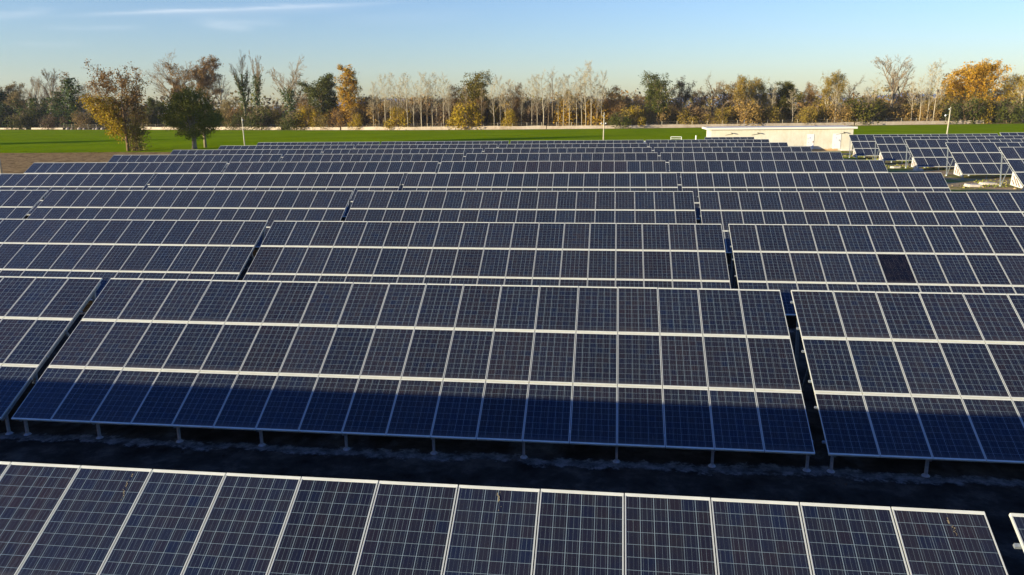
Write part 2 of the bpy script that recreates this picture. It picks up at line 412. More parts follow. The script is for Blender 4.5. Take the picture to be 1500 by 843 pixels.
rndm = random.Random(7)
ORD = ['front row nearest the camera', 'second row from the camera', 'third row from the camera', 'fourth row from the camera',
       'fifth row from the camera', 'sixth row from the camera', 'seventh row from the camera', 'eighth row from the camera',
       'ninth row from the camera', 'tenth row from the camera', 'farthest row']
POSN = {(1,0):'wide tilted table whose top module row fills the bottom edge', (1,1):'table cut off at the bottom right corner'}
def make_table(x0, y0, z0, gh, ncol, detail, label, group, tint=None, gable=False, dark=None, dense=True, x_end=None):
    t = empty('solar_panel_table', (x0, y0, z0)); tag(t, label, 'solar panels', group)
    sm = support_meshes(gh, ncol, dense)
    for s in range(3):
        for c in range(ncol):
            y, z = sl(s*PH+.01)
            jit = (rndm.random()-.5)*.004
            loc = (c*PW+.0075, y, z+jit*.3); rot = (TILT+(rndm.random()-.5)*.004, (rndm.random()-.5)*.003, 0)
            if detail:
                isd = dark == (s, c)
                g = link('solar_panel', ME_glass_dark if isd else ME_glass, t, loc, rot)
                link('frame', ME_frame, g)
                if isd: g['label'] = 'darker blackish module'
            else:
                g = link('solar_panel', ME_panel, t, loc, rot)
            b = 1 + (rndm.random()-.5)*.34; w = (rndm.random()-.5)*.24
            col = [b*(1+w), b, b*(1-w), 1]
            if tint and tint(s, c): col = [1.25, .86, .74, 1]
            g.color = col
    for s in range(3):
        for a in (.36, 1.26):
            y, z = sl(s*PH+a, -th-.03)
            link('mounting_rail', sm['rail'], t, (0, y, z), (TILT, 0, 0))
    step = 2 if dense else 6
    ks = list(range(0, ncol, step)) + [ncol]
    for i, k in enumerate(ks):
        x = min(max(k*PW, .15), ncol*PW-.08) if dense else k*PW + (.15 if k == 0 else (-.1 if k == ncol else 0))
        link('front_post', sm['front'], t, (x, 0, 0)); link('rear_post', sm['rear'], t, (x, 0, 0))
        if dense:
            link('rafter', sm['rafter'], t, (x, 0, 0)); link('brace', sm['brace'], t, (x, 0, 0))
    if detail:
        mb = MB(); pts = []
        for i in range(ncol*2+1):
            y, z = sl(.55, -.16); pts.append((i*PW/2, y, z-(.07 if i % 2 else 0)-.02*rndm.random()))
        mb.tube(pts, [.012]*len(pts), 5, 0, False); link('cable', mb.mesh('cable', [M_dark_]), t)
    if gable:
        mb = MB()
        A = sl(.05, -.18); B = sl(2.0, -.18); D = (B[0]+.12, -gh+.22); E_ = (.25, -gh+.12)
        xg = .05
        n = len(mb.v)
        for xx in (xg, xg+.03):
            mb.v += [(xx, *A), (xx, *B), (xx, *D), (xx, *E_)]
        mb.f += [(0,1,2,3), (7,6,5,4), (0,4,5,1), (1,5,6,2), (2,6,7,3), (3,7,4,0)]; mb.mi += [0]*6
        link('side_sheet', mb.mesh('side_sheet', [M_gable]), t)
        for (a, b) in (((.55, -gh+.22), sl(1.35, -.2)), ((.95, -gh+.26), sl(1.8, -.24)), ((1.35, -gh+.3), (1.75, .3))):
            mb = MB(); mb.bar((xg-.02, a[0], a[1]), (xg-.02, a[0]+(b[0]-a[0])*.8, a[1]+(b[1]-a[1])*.8), .045)
            link('strut', mb.mesh('strut', [M_slit]), t)
    return t

G_main = 'long tilted solar tables in the main field'
side = {-2: 'far left table', -1: 'left table', 0: 'middle table', 1: 'right table'}
def table_label(r, t):
    if r == 1: return {-1: 'solar table of the front row left of the picture, shading the row behind', 0: 'middle solar table of the front row, along the bottom edge', 1: 'solar table just entering at the bottom right corner, front row'}[t]
    if r == 2: return {-1: 'large shaded-foot solar table at left, first behind the front row', 0: 'large solar table with shaded blue foot, middle of the first row behind the front row', 1: 'large solar table with shaded foot at right, first behind the front row'}[t]
    if r == 3 and t == 1: return 'solar table with one black module among the blue ones, third row at right'
    if r == 11: return 'short solar table of seven modules directly before the cream building'
    if r == 6 and t == 0: return 'middle solar table with a brownish tinge in its right half, sixth row from the camera'
    return '%s of dark blue solar modules, %s' % (side[t], ORD[r-1])
for r in range(1, 11):
    ts = [-1, 0, 1] if r == 1 else ([-1, 0, 1] if r in (2, 3) else [-2, -1, 0, 1])
    for t in ts:
        n = 16 if t == 1 else 18
        make_table(t*(TW+GAP) + (.24 if (r, t) == (1, -1) else 0), ROWY[r-1], ROWZ[r-1], .62+ROWZ[r-1], n, r <= 3, table_label(r, t), G_main,
                   tint=(lambda s, c: s == 2 and 6 <= c <= 14) if (r == 6 and t == 0) else None,
                   dark=(1, 5) if (r == 3 and t == 1) else None, dense=(r <= 3))
make_table(TW+GAP+9*PW, ROWY[10], -.1864, .43, 7, False, table_label(11, 0), G_main, dense=False)
RB = [(6, 42.78, 1.30, 3.35), (7, 43.46, 1.10, 3.19), (8, 43.9, .90, 3.02), (9, 44.35, .74, 2.9), (10, 44.7, .56, 2.77)]
rl = {6: 'nearest', 7: 'second', 8: 'middle', 9: 'fourth', 10: 'farthest'}
for (r, x0, zl, zt) in RB:
    z0 = (zl + zt - 2.46)/2
    make_table(x0, ROWY[r-1], z0, z0 - gz(x0+1, ROWY[r-1]), 18, False,
               '%s open-ended solar table with white side sheet in the block at the right edge' % rl[r], 'solar tables of the right-hand block', gable=True, dense=True)
    if r in (8, 9, 10):
        make_table(x0+TW+GAP, ROWY[r-1], z0+.12, z0+.12 - gz(x0+19, ROWY[r-1]), 18, False,
                   {10: 'farthest solar table at the right edge, continuing beyond a narrow gap', 9: 'solar table cut by the right edge, second from the back of the right-hand block', 8: 'solar table cut by the right edge, third from the back of the right-hand block'}[r],
                   'solar tables of the right-hand block', dense=False)

# irregular pale footings under the posts of the rows, and concrete debris
def slab(loc, sx, sy, sz, rz, label, seed=1):
    rd = random.Random(seed); mb = MB()
    k = 12; bot = []; top = []
    for j in range(k):
        t = 2*pi*j/k; rr = 1+.16*(rd.random()-.5)
        cx = max(-.8, min(.8, cos(t)*1.25)); cy = max(-.8, min(.8, sin(t)*1.25))
        bot.append((cx*sx*rr, cy*sy*rr, 0)); top.append((cx*sx*rr*.94, cy*sy*rr*.9, sz*(1+.2*(rd.random()-.5))))
    n = 0; mb.v = bot+top
    for j in range(k): mb.f.append((j, (j+1)%k, k+(j+1)%k, k+j)); mb.mi.append(0)
    mb.f.append(tuple(range(k, 2*k))); mb.mi.append(0)
    o = link('concrete_slab', mb.mesh('slab', [M_conc]), None, loc, (.04, .03, rz)); tag(o, label, 'concrete slab', 'concrete slabs lying in the aisle'); return o
def at(u, v, z=None):
    d = pixdir(u, v); zz = -.6 if z is None else z
    for _ in range(6):
        t = (zz-CAM.z)/d.z; p = CAM+d*t
        if z is not None: break
        zz = gz(p.x, p.y)
    return p
for i, (u, v, sx, sy, lb) in enumerate([(1425, 273.5, .62, .5, 'pale broken concrete slab on the dirt aisle beside the large shadow, nearer of two'),
                             (1447, 270.8, .68, .4, 'pale concrete slab on the dirt aisle, behind and right of its neighbour'),
                             (1312, 246.5, .6, .4, 'small pale concrete slab at the right end of the sixth row'),
                             (1345, 250, .5, .35, 'small grey concrete slab in the grass before the third table of the right-hand block')]):
    p = at(u, v); slab((p.x, p.y, gz(p.x, p.y)-.03), sx, sy, .2, .1*i, lb, i)
def clods(name, pts, label, seed=3):
    rd = random.Random(seed); mb = MB()
    for (x, y, n, s, r) in pts:
        for _ in range(n):
            px = x+rd.gauss(0, s); py = y+rd.gauss(0, s*.6); rr = r*(.4+rd.random())
            vs = []
            for k in range(6): vs.append((px+rr*cos(k*pi/3)*(.7+.6*rd.random()), py+rr*sin(k*pi/3)*(.7+.6*rd.random()), gz(px, py)-.02))
            n0 = len(mb.v); mb.v += vs+[(px, py, gz(px, py)+rr*.6*rd.random()+.02)]
            for k in range(6): mb.f.append((n0+k, n0+(k+1) % 6, n0+6)); mb.mi.append(0)
    o = link(name, mb.mesh(name, [M_ground])); tag(o, label, 'dirt', kind='stuff'); return o
clods('dirt_clods', [(36+rndm.random()*12, 56+rndm.random()*60, 8, 2.2, .12) for _ in range(22)] + [(44, 63.5, 24, 1.6, .13)], 'lumps of turned dirt scattered along the grassy aisle at the right')

# tufts of grass in the aisle
M_tuft = mat('grass_blades', (.10,.13,.02), .8); q = NT(M_tuft)
gi = q.n('ShaderNodeNewGeometry'); q.l(q.ramp(gi.outputs['Random Per Island'], [(0,(.10,.13,.008)),(.5,(.17,.19,.015)),(1,(.30,.24,.07))]), q.b.inputs['Base Color'])
mb = MB(); rd = random.Random(5)
for _ in range(9000):
    x = 35.5+rd.random()*24; y = 52+rd.random()*72
    if noise.noise(Vector((x*.22, y*.16, 8))) < -.02: continue
    z = gz(x, y); a = rd.random()*pi; w = .04+.05*rd.random(); h = .05+.11*rd.random()
    n0 = len(mb.v); mb.v += [(x-cos(a)*w, y-sin(a)*w, z), (x+cos(a)*w, y+sin(a)*w, z), (x+rd.gauss(0,.05), y+rd.gauss(0,.05), z+h)]
    mb.f.append((n0, n0+1, n0+2)); mb.mi.append(0)
o = link('grass', mb.mesh('grass', [M_tuft])); tag(o, 'patchy olive grass growing in the aisle under the right-hand block', 'grass', kind='stuff')

# stones in the lane between the two nearest rows
rd = random.Random(15)
mb = MB()
for _ in range(230):
    x = -12+rd.random()*44; y = rd.gauss(14.9, .8) if rd.random() < .8 else 10+rd.random()*5
    z = gz(x, y); r_ = .010+.032*rd.random()**3; k = 6; n0 = len(mb.v)
    for j in range(k): mb.v.append((x+r_*cos(j*pi/3)*(.7+.5*rd.random()), y+r_*sin(j*pi/3)*(.7+.5*rd.random()), z-.01))
    for j in range(k): mb.v.append((x+.7*r_*cos(j*pi/3), y+.7*r_*sin(j*pi/3), z+r_*(.6+.5*rd.random())))
    for j in range(k): mb.f.append((n0+j, n0+(j+1) % k, n0+k+(j+1) % k, n0+k+j)); mb.mi.append(0)
    mb.f.append(tuple(n0+k+j for j in range(k))); mb.mi.append(0)
o = link('stones', mb.mesh('stones', [M_ground])); tag(o, 'small stones scattered along the footings of the second row', 'stones', kind='stuff')

# yellowed marks on the nearest modules
M_drop = mat('dried_droppings', (.20, .165, .09), .9)
def dropping(x, s, ln, seed, label):
    rd = random.Random(seed); mb = MB()
    for i in range(16):
        f = i/15; cx = x+rd.gauss(0, .012)+.05*f; ss = s-ln*f; w = (.003+.008*rd.random()*(1-.6*f)); h = w*(1+2*rd.random())
        if rd.random() < .25: continue
        n0 = len(mb.v); K = 7
        for k_ in range(K):
            t_ = 2*pi*k_/K; rr = .7+.6*rd.random(); yy, zz = sl(ss+h*sin(t_)*rr, .0015); mb.v.append((cx+w*cos(t_)*rr, yy, zz))
        mb.f.append(tuple(range(n0, n0+K))); mb.mi.append(0)
    y0, z0 = ROWY[0], ROWZ[0]
    o = link('bird_dropping', mb.mesh('dropping', [M_drop]), None, (0, y0, z0)); tag(o, label, 'bird dropping', 'dried droppings on the nearest modules'); return o
dropping(7.83, 4.80, .42, 1, 'long yellowish dried streak on a front-row module near the left')
dropping(12.62, 4.82, .26, 2, 'short yellow dried mark at the top of a front-row module, mid-picture')
dropping(17.74, 4.80, .22, 4, 'speckled brown dried mark on the last front-row module')

# ------------------------------------------------------------------ building
M_plaster = mat('cream_plaster', (.62, .54, .38), .9); q = NT(M_plaster)
a = q.noise(.35, 5, .6); b = q.noise(3.2, 4, .7, None, (1, 1, .35))
q.l(q.ramp(q.math('ADD', q.math('MULTIPLY', a, .5), q.math('MULTIPLY', b, .5)), [(.3, (.40,.36,.26)), (.5, (.48,.465,.385)), (.7, (.56,.55,.47))]), q.b.inputs['Base Color'])
M_roof = mat('white_roof_edge', (.56, .54, .48), .8)
M_door = mat('white_painted_door', (.60, .60, .59), .6)
M_dark = mat('dark_metal', (.035, .035, .035), .5)
M_blue = mat('blue_sign', (.08, .14, .4), .5); M_red = mat('red_sign', (.5, .12, .08), .5)
M_foot = mat('brown_stain', (.42, .27, .12), .9)
bx0, bx1, by0, by1, bz0, bz1 = 29.35, 50.55, 125.0, 131.5, -.75, 3.12
B = empty('utility_building', (bx0, by0, 0)); tag(B, 'long low cream building with flat white roof and two white doors behind the arrays', 'building')
mb = MB(); mb.box(0, 0, bz0, bx1-bx0, by1-by0, bz1)
link('wall', mb.mesh('wall', [M_plaster]), B)
mb = MB(); mb.box(-.75, -.45, bz1+.003, bx1-bx0+.45, by1-by0+.4, bz1+.30); rf = link('roof', mb.mesh('roof', [M_roof]), B)
mb = MB(); mb.box(5.0, .8, bz1+.3, 5.06, .86, bz1+1.5); mb.box(21.05, 3, bz1+.3, 21.1, 3.05, bz1+.7); link('antenna', mb.mesh('antenna', [M_galv]), rf)
mb = MB(); mb.box(1.2, -.012, .0, 6.5, -.003, bz1-.55); link('wall_panel', mb.mesh('wall_panel', [mat('pale_render', (.50,.47,.37), .9)]), B)
def bu(u, Y=125.0):
    d = pixdir(u, 200); return CAM.x+d.x*(Y-CAM.y)/d.y - bx0
for (ua, ub, za, zb, marks) in [(1182.5, 1192.5, .05, 2.35, [(.35, 1.65, .24, .12, 1), (.9, 1.02, .16, .14, 2), (.22, .95, .12, .1, 0), (.85, .45, .2, .12, 1), (.1, 1.5, .08, .2, 0)]),
                                (1220, 1232, .12, 2.4, [(.4, 1.55, .16, .12, 1), (.8, 1.2, .2, .16, 0), (.3, .5, .1, .1, 0)])]:
    xa, xb = bu(ua), bu(ub); w = xb-xa
    mb = MB(); mb.box(xa, -.05, za, xb, -.003, zb); dr = link('door', mb.mesh('door', [M_door]), B)
    mb = MB(); mb.box(xb-.14, -.09, (za+zb)/2-.08, xb-.09, -.053, (za+zb)/2+.08); link('handle', mb.mesh('handle', [M_dark]), dr)
    for (mx, mz, sw, sh, c) in marks:
        mb = MB(); mb.box(xa+mx*w/1.1, -.058, za+mz, xa+mx*w/1.1+sw, -.053, za+mz+sh)
        link('warning_sign', mb.mesh('sign', [(M_galv, M_blue, M_red)[c]]), dr)
for (u, ln) in ((1072, 1.0), (1110.5, 1.0), (1236, 1.15)):
    x = bu(u)
    mb = MB(); mb.bar((x, 0, 2.45), (x, -.45, 2.62), .05)
    mb.bar((x-.2, -.42, 2.62), (x+.16, -.42, 2.5), .10, .24); mb.bar((x, -.1, 2.45), (x-ln, -.05, 2.26), .045)
    link('wall_lamp', mb.mesh('wall_lamp', [M_dark]), B)
mb = MB()
for k in range(24):
    x0_ = 12.4+k*.28; hh = .12+.14*random.Random(k).random()
    mb.box(x0_, -.02, -.35, x0_+.27, -.004, -.08+hh)
link('stained_plinth', mb.mesh('plinth', [M_foot]), B)
mb = MB(); mb.box(bu(1233), -.5, -.45, bu(1249.5), -.003, .02)
link('step', mb.mesh('step', [M_roof]), B)

# ------------------------------------------------------------------ poles
M_pole = mat('pale_pole', (.62, .55, .38), .7); q = NT(M_pole); q.l(q.ramp(q.noise(2, 3), [(.3,(.32,.29,.19)),(.7,(.46,.42,.31))]), q.b.inputs['Base Color'])
M_white = mat('white_plastic', (.8, .8, .78), .5)
def ground_at(u, D):
    h = -.6
    for _ in range(4):
        a = (u-750)/FPX
        v = FF+RR*a
        b = ((h-CAM.z)/D - v.z)/UU.z
        p = CAM + (v+UU*b)*D
        h = gz(p.x, p.y)
    return p
def z_at(u, v, p):
    d = pixdir(u, v); hd = math.hypot(p.x-CAM.x, p.y-CAM.y)
    return CAM.z + d.z/math.hypot(d.x, d.y)*hd
def pole(u, D, vtop, r, label, arms=None, lean=0):
    p = ground_at(u, D); z = z_at(u, vtop, p); h = z-p.z
    t = empty('utility_pole', tuple(p)); tag(t, label, 'pole', 'pale poles along the edge of the solar field')
    mb = MB(); mb.tube([(0,0,-.2), (lean*.5,0,h*.5), (lean,0,h)], [r*1.15, r, r*.75], 10); link('shaft', mb.mesh('shaft', [M_pole], True), t)
    for (kind, va, dx) in arms or []:
        zz = z_at(u, va, p)-p.z
        if kind == 'cross':
            mb = MB(); mb.box(-dx, -.05, zz-.05, dx, .05, zz+.05); link('crossarm', mb.mesh('crossarm', [M_galv]), t)
            for s in (-1, 1):
                mb = MB(); mb.tube([(s*dx, 0, zz+.02), (s*dx, 0, zz+.14), (s*dx, 0, zz+.24)], [.08, .10, .05], 8); link('camera_head', mb.mesh('head', [M_white], True), t)
        elif kind == 'ball':
            mb = MB(); mb.bar((0, 0, zz+.15), (dx, 0, zz+.15), .05); link('bracket', mb.mesh('bracket', [M_galv]), t)
            mb = MB(); mb.tube([(dx, 0, zz-.16), (dx, 0, zz-.05), (dx, 0, zz+.08), (dx, 0, zz+.16)], [.06, .13, .13, .04], 10); link('lamp_head', mb.mesh('head', [M_white], True), t)
        elif kind == 'band':
            mb = MB(); mb.tube([(0, 0, zz-.08), (0, 0, zz+.08)], [r*1.6, r*1.6], 10); link('band', mb.mesh('band', [M_galv]), t)
    return t
pole(359.7, 140, 172, .10, 'pale pole behind the left half of the arrays, left of the ivy trees', [('band', 176, .3)], -.12)
pole(883.5, 140, 165, .11, 'pale pole with a short crossarm and two white heads near the picture middle', [('cross', 182, .42), ('band', 170, .2)], .1)
pole(1385, 135, 157, .11, 'pale pole with a round white lamp beside it at the right', [('ball', 169.5, -.55), ('band', 160, .2)], .16)
pole(2.5, 97, 205, .11, 'short pale pole cut by the left edge beside the ploughed soil', [('band', 210, .2)], -.05)

# small white guard frame and stub in the field, white marker in the tenth-row gap
p = at(990, 205.5, -.6)
g = empty('guard_frame', (p.x, p.y, gz(p.x, p.y))); tag(g, 'small white tubular guard frame standing in the green field left of the building', 'frame')
mb = MB(); mb.bar((-1.1,0,0), (-1.1,0,.75), .1); link('leg', mb.mesh('leg', [M_white]), g)
mb = MB(); mb.bar((1.2,0,0), (1.2,0,.7), .1); link('leg', mb.mesh('leg', [M_white]), g)
mb = MB(); mb.bar((-1.15,0,.75), (1.25,0,.7), .1); mb.bar((-1.15,.0,.35), (1.25,.0,.32), .06); link('rail', mb.mesh('rail', [M_white]), g)
p = at(1019.3, 205, -.6); mb = MB(); mb.tube([(0,0,-.1),(0,0,.8),(0,0,.95)], [.14,.12,.2], 8)
o = link('marker_post', mb.mesh('marker', [M_white]), None, (p.x, p.y, gz(p.x, p.y))); tag(o, 'short white marker post in the field just left of the building', 'post')
mb = MB(); mb.box(-.14, -.1, 0, .14, .1, .3); mb.box(-.08, -.06, .3, .08, .06, .42)
y_, z_ = sl(4.7, 0)
o = link('junction_box', mb.mesh('jb', [M_white]), None, (TW+GAP/2, ROWY[9]+y_, ROWZ[9]+z_-.45)); tag(o, 'tiny white junction box in the gap of the tenth row', 'box')

# ------------------------------------------------------------------ field wall and fence
M_wall = mat('weathered_wall', (.5, .44, .34), .9); q = NT(M_wall)
a = q.noise(.12, 4, .6); b = q.noise(1.1, 4, .7)
q.l(q.ramp(q.math('ADD', q.math('MULTIPLY', a, .55), q.math('MULTIPLY', b, .45)), [(.32, (.20,.15,.09)), (.45, (.34,.28,.20)), (.6, (.44,.38,.29)), (.75, (.32,.26,.18))]), q.b.inputs['Base Color'])
def wall_run(xa, xb, h, label, drop=0.0):
    mb = MB(); n = max(1, int((xb-xa)/3)); ox, oy = xa, wally(xa)
    rd = random.Random(int(xa*10)); prev = None
    for i in range(n+1):
        x = xa+(xb-xa)*i/n; y = wally(x); z = gz(x, y)
        hh = h*(1+.16*noise.noise(Vector((x*.13, 3, 0)))) + .05*(rd.random()-.5)
        cur = [(x-ox, y-oy-.16, z-.3), (x-ox, y-oy-.16, z+hh), (x-ox, y-oy+.16, z+hh), (x-ox, y-oy+.16, z-.3)]
        k = len(mb.v); mb.v += cur
        if prev is not None:
            for j in range(3): mb.f.append((prev+j, k+j, k+j+1, prev+j+1)); mb.mi.append(0)
        else: mb.f.append((k, k+1, k+2, k+3)); mb.mi.append(0)
        prev = k
    mb.f.append((prev+3, prev+2, prev+1, prev)); mb.mi.append(0)
    o = link('field_wall', mb.mesh('field_wall', [M_wall]), None, (ox, oy, 0)); tag(o, label, 'wall', 'lengths of low pale wall along the far edge of the green field'); return o
def wx(u):      # x on the wall line seen along column u
    d = pixdir(u, 188); lo, hi = .1, 900
    for _ in range(40):
        t = (lo+hi)/2
        if CAM.y+d.y*t < wally(CAM.x+d.x*t): lo = t
        else: hi = t
    return CAM.x+d.x*lo
for (ua, ub, h, lb) in [(-40, 38, .75, 'low pale field wall at the left edge, before the dark ivy trees'), (46, 92, .8, 'short length of low pale wall before the ivy trees at left'),
                        (204, 412, 1.15, 'long pale wall running behind the round green tree'), (425, 498, 1.1, 'short pale wall length before the yellow bush'),
                        (500, 800, 1.15, 'long pale wall before the orange tree and slim poplars'), (801, 1250, 1.1, 'long pale wall running behind the cream building'),
                        (1252, 1440, 1.2, 'pale wall before the green hedge at the right')]:
    wall_run(wx(ua), wx(ub), h, lb)
# broken stones between the left wall lengths
for i, u in enumerate((99, 105, 116, 123, 137, 142, 150)):
    x = wx(u); rd = random.Random(i); mb = MB()
    s = .55+.45*rd.random()
    mb.tube([(0,0,-.2), (0,0,.5*s), (.05,0,.95*s)], [s, s*.85, s*.35], 7)
    o = link('wall_stump', mb.mesh('stump', [M_wall]), None, (x, wally(x), gz(x, wally(x)))); tag(o, 'broken pale stump of wall left of the autumn tree at the far field edge', 'wall', 'broken stumps of the field wall')
M_post = mat('fence_post', (.40, .36, .27), .8)
fo = empty('wire_fence', (0, 270, 0)); tag(fo, 'thin wire fence on pale posts standing just behind the low field wall', 'fence')
mbp = MB(); mbp.box(-.05, -.05, -.1, .05, .05, 2.3); mp = mbp.mesh('fence_post', [M_post])
xs_ = [-255+i*5.2 for i in range(86)]
wr = MB()
for i, x in enumerate(xs_):
    y = wally(x)+1.0; z = gz(x, y); link('fence_post', mp, fo, (x, y-270, z), (0, 0, .02*i))
    if i:
        for hz in (.9, 1.5, 2.1): wr.bar((px_, py_-270, pz_+hz), (x, y-270, z+hz), .02)
    px_, py_, pz_ = x, y, z
link('wire', wr.mesh('wire', [M_post]), fo)

# ------------------------------------------------------------------ trees
def leaf_mat(name, cols, trans=.25):
    mt = mat(name, cols[0], .75, spec=.2); q = NT(mt)
    gi = q.n('ShaderNodeNewGeometry'); ri = gi.outputs['Random Per Island']
    n = len(cols); c = q.ramp(ri, [(i/(n-1) if n > 1 else 0, cc) for i, cc in enumerate(cols)])
    big = q.noise(.35, 2, .5)
    c2 = q.mix(q.math('MULTIPLY', q.math('SUBTRACT', big, .45, clamp=True), 4, clamp=True), c, cols[-1])
    c = q.mix(.35, c, c2)
    oi = q.n('ShaderNodeObjectInfo'); c = q.mix(1, c, oi.outputs['Color'], 'MULTIPLY')
    q.l(c, q.b.inputs['Base Color'])
    tr = q.n('ShaderNodeBsdfTranslucent'); q.l(c, tr.inputs['Color'])
    ms = q.n('ShaderNodeMixShader'); ms.inputs['Fac'].default_value = trans
    out = q.t.nodes['Material Output']; q.l(q.b.outputs[0], ms.inputs[1]); q.l(tr.outputs[0], ms.inputs[2]); q.l(ms.outputs[0], out.inputs['Surface'])
    return mt
L_dark = leaf_mat('leaf_dark_green', [(.032,.042,.006), (.060,.072,.008), (.10,.105,.014), (.045,.052,.008)])
L_round = leaf_mat('leaf_olive', [(.055,.066,.006), (.12,.125,.010), (.20,.19,.018), (.085,.10,.008)], .12)
L_ivy = leaf_mat('leaf_ivy', [(.022,.045,.008), (.05,.085,.012), (.085,.125,.02), (.035,.06,.01)])
L_orange = leaf_mat('leaf_orange', [(.38,.19,.010), (.52,.28,.015), (.29,.155,.012), (.48,.30,.02)])
L_rust = leaf_mat('leaf_rust', [(.20,.11,.03), (.27,.15,.045), (.16,.09,.03), (.26,.17,.06)])
L_yellow = leaf_mat('leaf_yellow', [(.36,.235,.008), (.29,.205,.010), (.44,.285,.012), (.23,.185,.012)])
L_olive = leaf_mat('leaf_olive_brown', [(.17,.145,.025), (.23,.18,.035), (.13,.135,.02), (.26,.20,.05)])
L_brown = leaf_mat('leaf_brown', [(.22,.16,.06), (.28,.205,.075), (.15,.12,.04), (.23,.18,.06)])
L_purple = leaf_mat('leaf_purple_brown', [(.12,.09,.055), (.15,.11,.06), (.10,.075,.045), (.14,.11,.06)])
L_pale = leaf_mat('leaf_pale', [(.42,.34,.20), (.36,.30,.15), (.48,.40,.24)])
def bark(name, a, b):
    mt = mat(name, a, .9, spec=.15); q = NT(mt); n = q.noise(2.2, 4, .7, None, (1,1,.3)); q.l(q.ramp(n, [(.3, a), (.7, b)]), q.b.inputs['Base Color']); return mt
B_grey = bark('bark_grey', (.16,.13,.09), (.30,.25,.17))
B_brown = bark('bark_brown', (.12,.08,.05), (.24,.16,.09))
B_pale = bark('bark_pale', (.25,.21,.14), (.44,.38,.27))
B_twig = bark('bark_twig', (.13,.095,.055), (.23,.17,.10))

def rdir(rd, d, ang):
    a = d.cross(Vector((rd.gauss(0,1), rd.gauss(0,1), rd.gauss(0,1)))).normalized()
    return (Matrix.Rotation(ang, 3, a) @ d).normalized()
def leaves(mb, pts, n, spread, size, rd, flat=1.0, m=0):
    V = mb.v; F = mb.f; MI = mb.mi
    for (x, y, z) in pts:
        for _ in range(n):
            px = x+rd.gauss(0, spread); py = y+rd.gauss(0, spread); pz = z+rd.gauss(0, spread*flat)
            a = Vector((rd.gauss(0,1), rd.gauss(0,1), rd.gauss(0,1))).normalized()
            b = a.cross(Vector((rd.gauss(0,1), rd.gauss(0,1), rd.gauss(0,1)))).normalized()
            s = size*(.55+.9*rd.random()); t = s*(.5+.4*rd.random())
            k = len(V)
            V.append((px-a.x*s, py-a.y*s, pz-a.z*s)); V.append((px+b.x*t, py+b.y*t, pz+b.z*t)); V.append((px+a.x*s, py+a.y*s, pz+a.z*s)); V.append((px-b.x*t, py-b.y*t, pz-b.z*t))
            F.append((k, k+1, k+2, k+3)); MI.append(m)
def skeleton(seed, kind):
    """unit tree about 1 high; returns trunk and branch segments and tips (scaled later)"""
    rd = random.Random(seed); segs = []; tips = []; mids = []
    def grow(p, d, L, r, lvl, maxl, par):
        n = 4 if lvl < 2 else 3
        pts = [p.copy()]; rad = [r]; rend = r*(.45 if lvl else par.get('taper', .35))
        for i in range(n):
            d = rdir(rd, d, rd.gauss(0, par['wob'][min(lvl, 3)])); d = (d+Vector((0,0,par['up'][min(lvl, 3)]))).normalized()
            p = p+d*(L/n); pts.append(p.copy()); rad.append(r+(rend-r)*(i+1)/n)
        segs.append((lvl, pts, rad))
        if lvl >= maxl: tips.append(pts[-1]); mids.append(pts[1]); mids.append(pts[2]); return
        nb = par['nb'][lvl]
        for k in range(nb):
            t = par['t0'][lvl]+(1-par['t0'][lvl])*((k+rd.random()*.9)/nb)
            t = min(t, .999)*n; i = int(t); q_ = pts[i].lerp(pts[i+1], t-i)
            dd = (pts[i+1]-pts[i]).normalized()
            ang = par['ang'][lvl]*(.7+.6*rd.random())
            nd = rdir(rd, dd, ang)
            f = 1-par['shr'][lvl]*(t/n)
            grow(q_, nd, L*par['len'][lvl]*(.7+.6*rd.random())*f, max(rad[i]*par['rk'][lvl], .0007), lvl+1, maxl, par)
        if lvl: tips.append(pts[-1])
    P = {
     'fan': dict(wob=[.05,.08,.12,.16], up=[.04,.07,.06,.04], nb=[8,7,6,5], t0=[.35,.25,.2,.2], ang=[.62,.6,.6,.6], len=[.75,.55,.5,.5], shr=[.35,.4,.4,.3], rk=[.5,.5,.5,.5], L=.62, r=.019, maxl=4),
     'round': dict(wob=[.05,.12,.18,.2], up=[.02,.05,.03,.0], nb=[8,6,5,4], t0=[.3,.25,.2,.2], ang=[.85,.7,.7,.7], len=[.62,.55,.5,.5], shr=[.3,.4,.3,.3], rk=[.5,.5,.5,.5], L=.66, r=.022, maxl=3),
     'poplar': dict(wob=[.02,.06,.10,.12], up=[.03,.14,.10,.05], nb=[22,4,3,3], t0=[.28,.2,.2,.2], ang=[.55,.45,.5,.5], len=[.26,.42,.5,.5], shr=[.55,.3,.3,.3], rk=[.22,.5,.5,.5], L=.98, r=.0085, maxl=3, taper=.15),
     'cone': dict(wob=[.03,.10,.15,.2], up=[.02,.03,.03,.0], nb=[26,5,4,3], t0=[.12,.2,.2,.2], ang=[1.05,.6,.6,.6], len=[.30,.45,.5,.5], shr=[.7,.3,.3,.3], rk=[.4,.5,.5,.5], L=.97, r=.018, maxl=2, taper=.15),
     'vase': dict(wob=[.04,.08,.12,.16], up=[.02,.07,.05,.02], nb=[11,6,5,4], t0=[.14,.2,.2,.2], ang=[.62,.55,.55,.55], len=[.80,.48,.5,.5], shr=[.45,.3,.3,.3], rk=[.5,.5,.5,.5], L=.66, r=.017, maxl=4),
    }[kind]
    grow(Vector((0,0,0)), Vector((0,0,1)), P['L'], P['r'], 0, P['maxl'], P)
    zs = [p.z for _, pts, _ in segs for p in pts]; H = max(zs)
    xs = sorted(abs(p.x) for _, pts, _ in segs for p in pts); Wd = xs[int(len(xs)*.985)]*2
    return segs, tips, mids, H, Wd
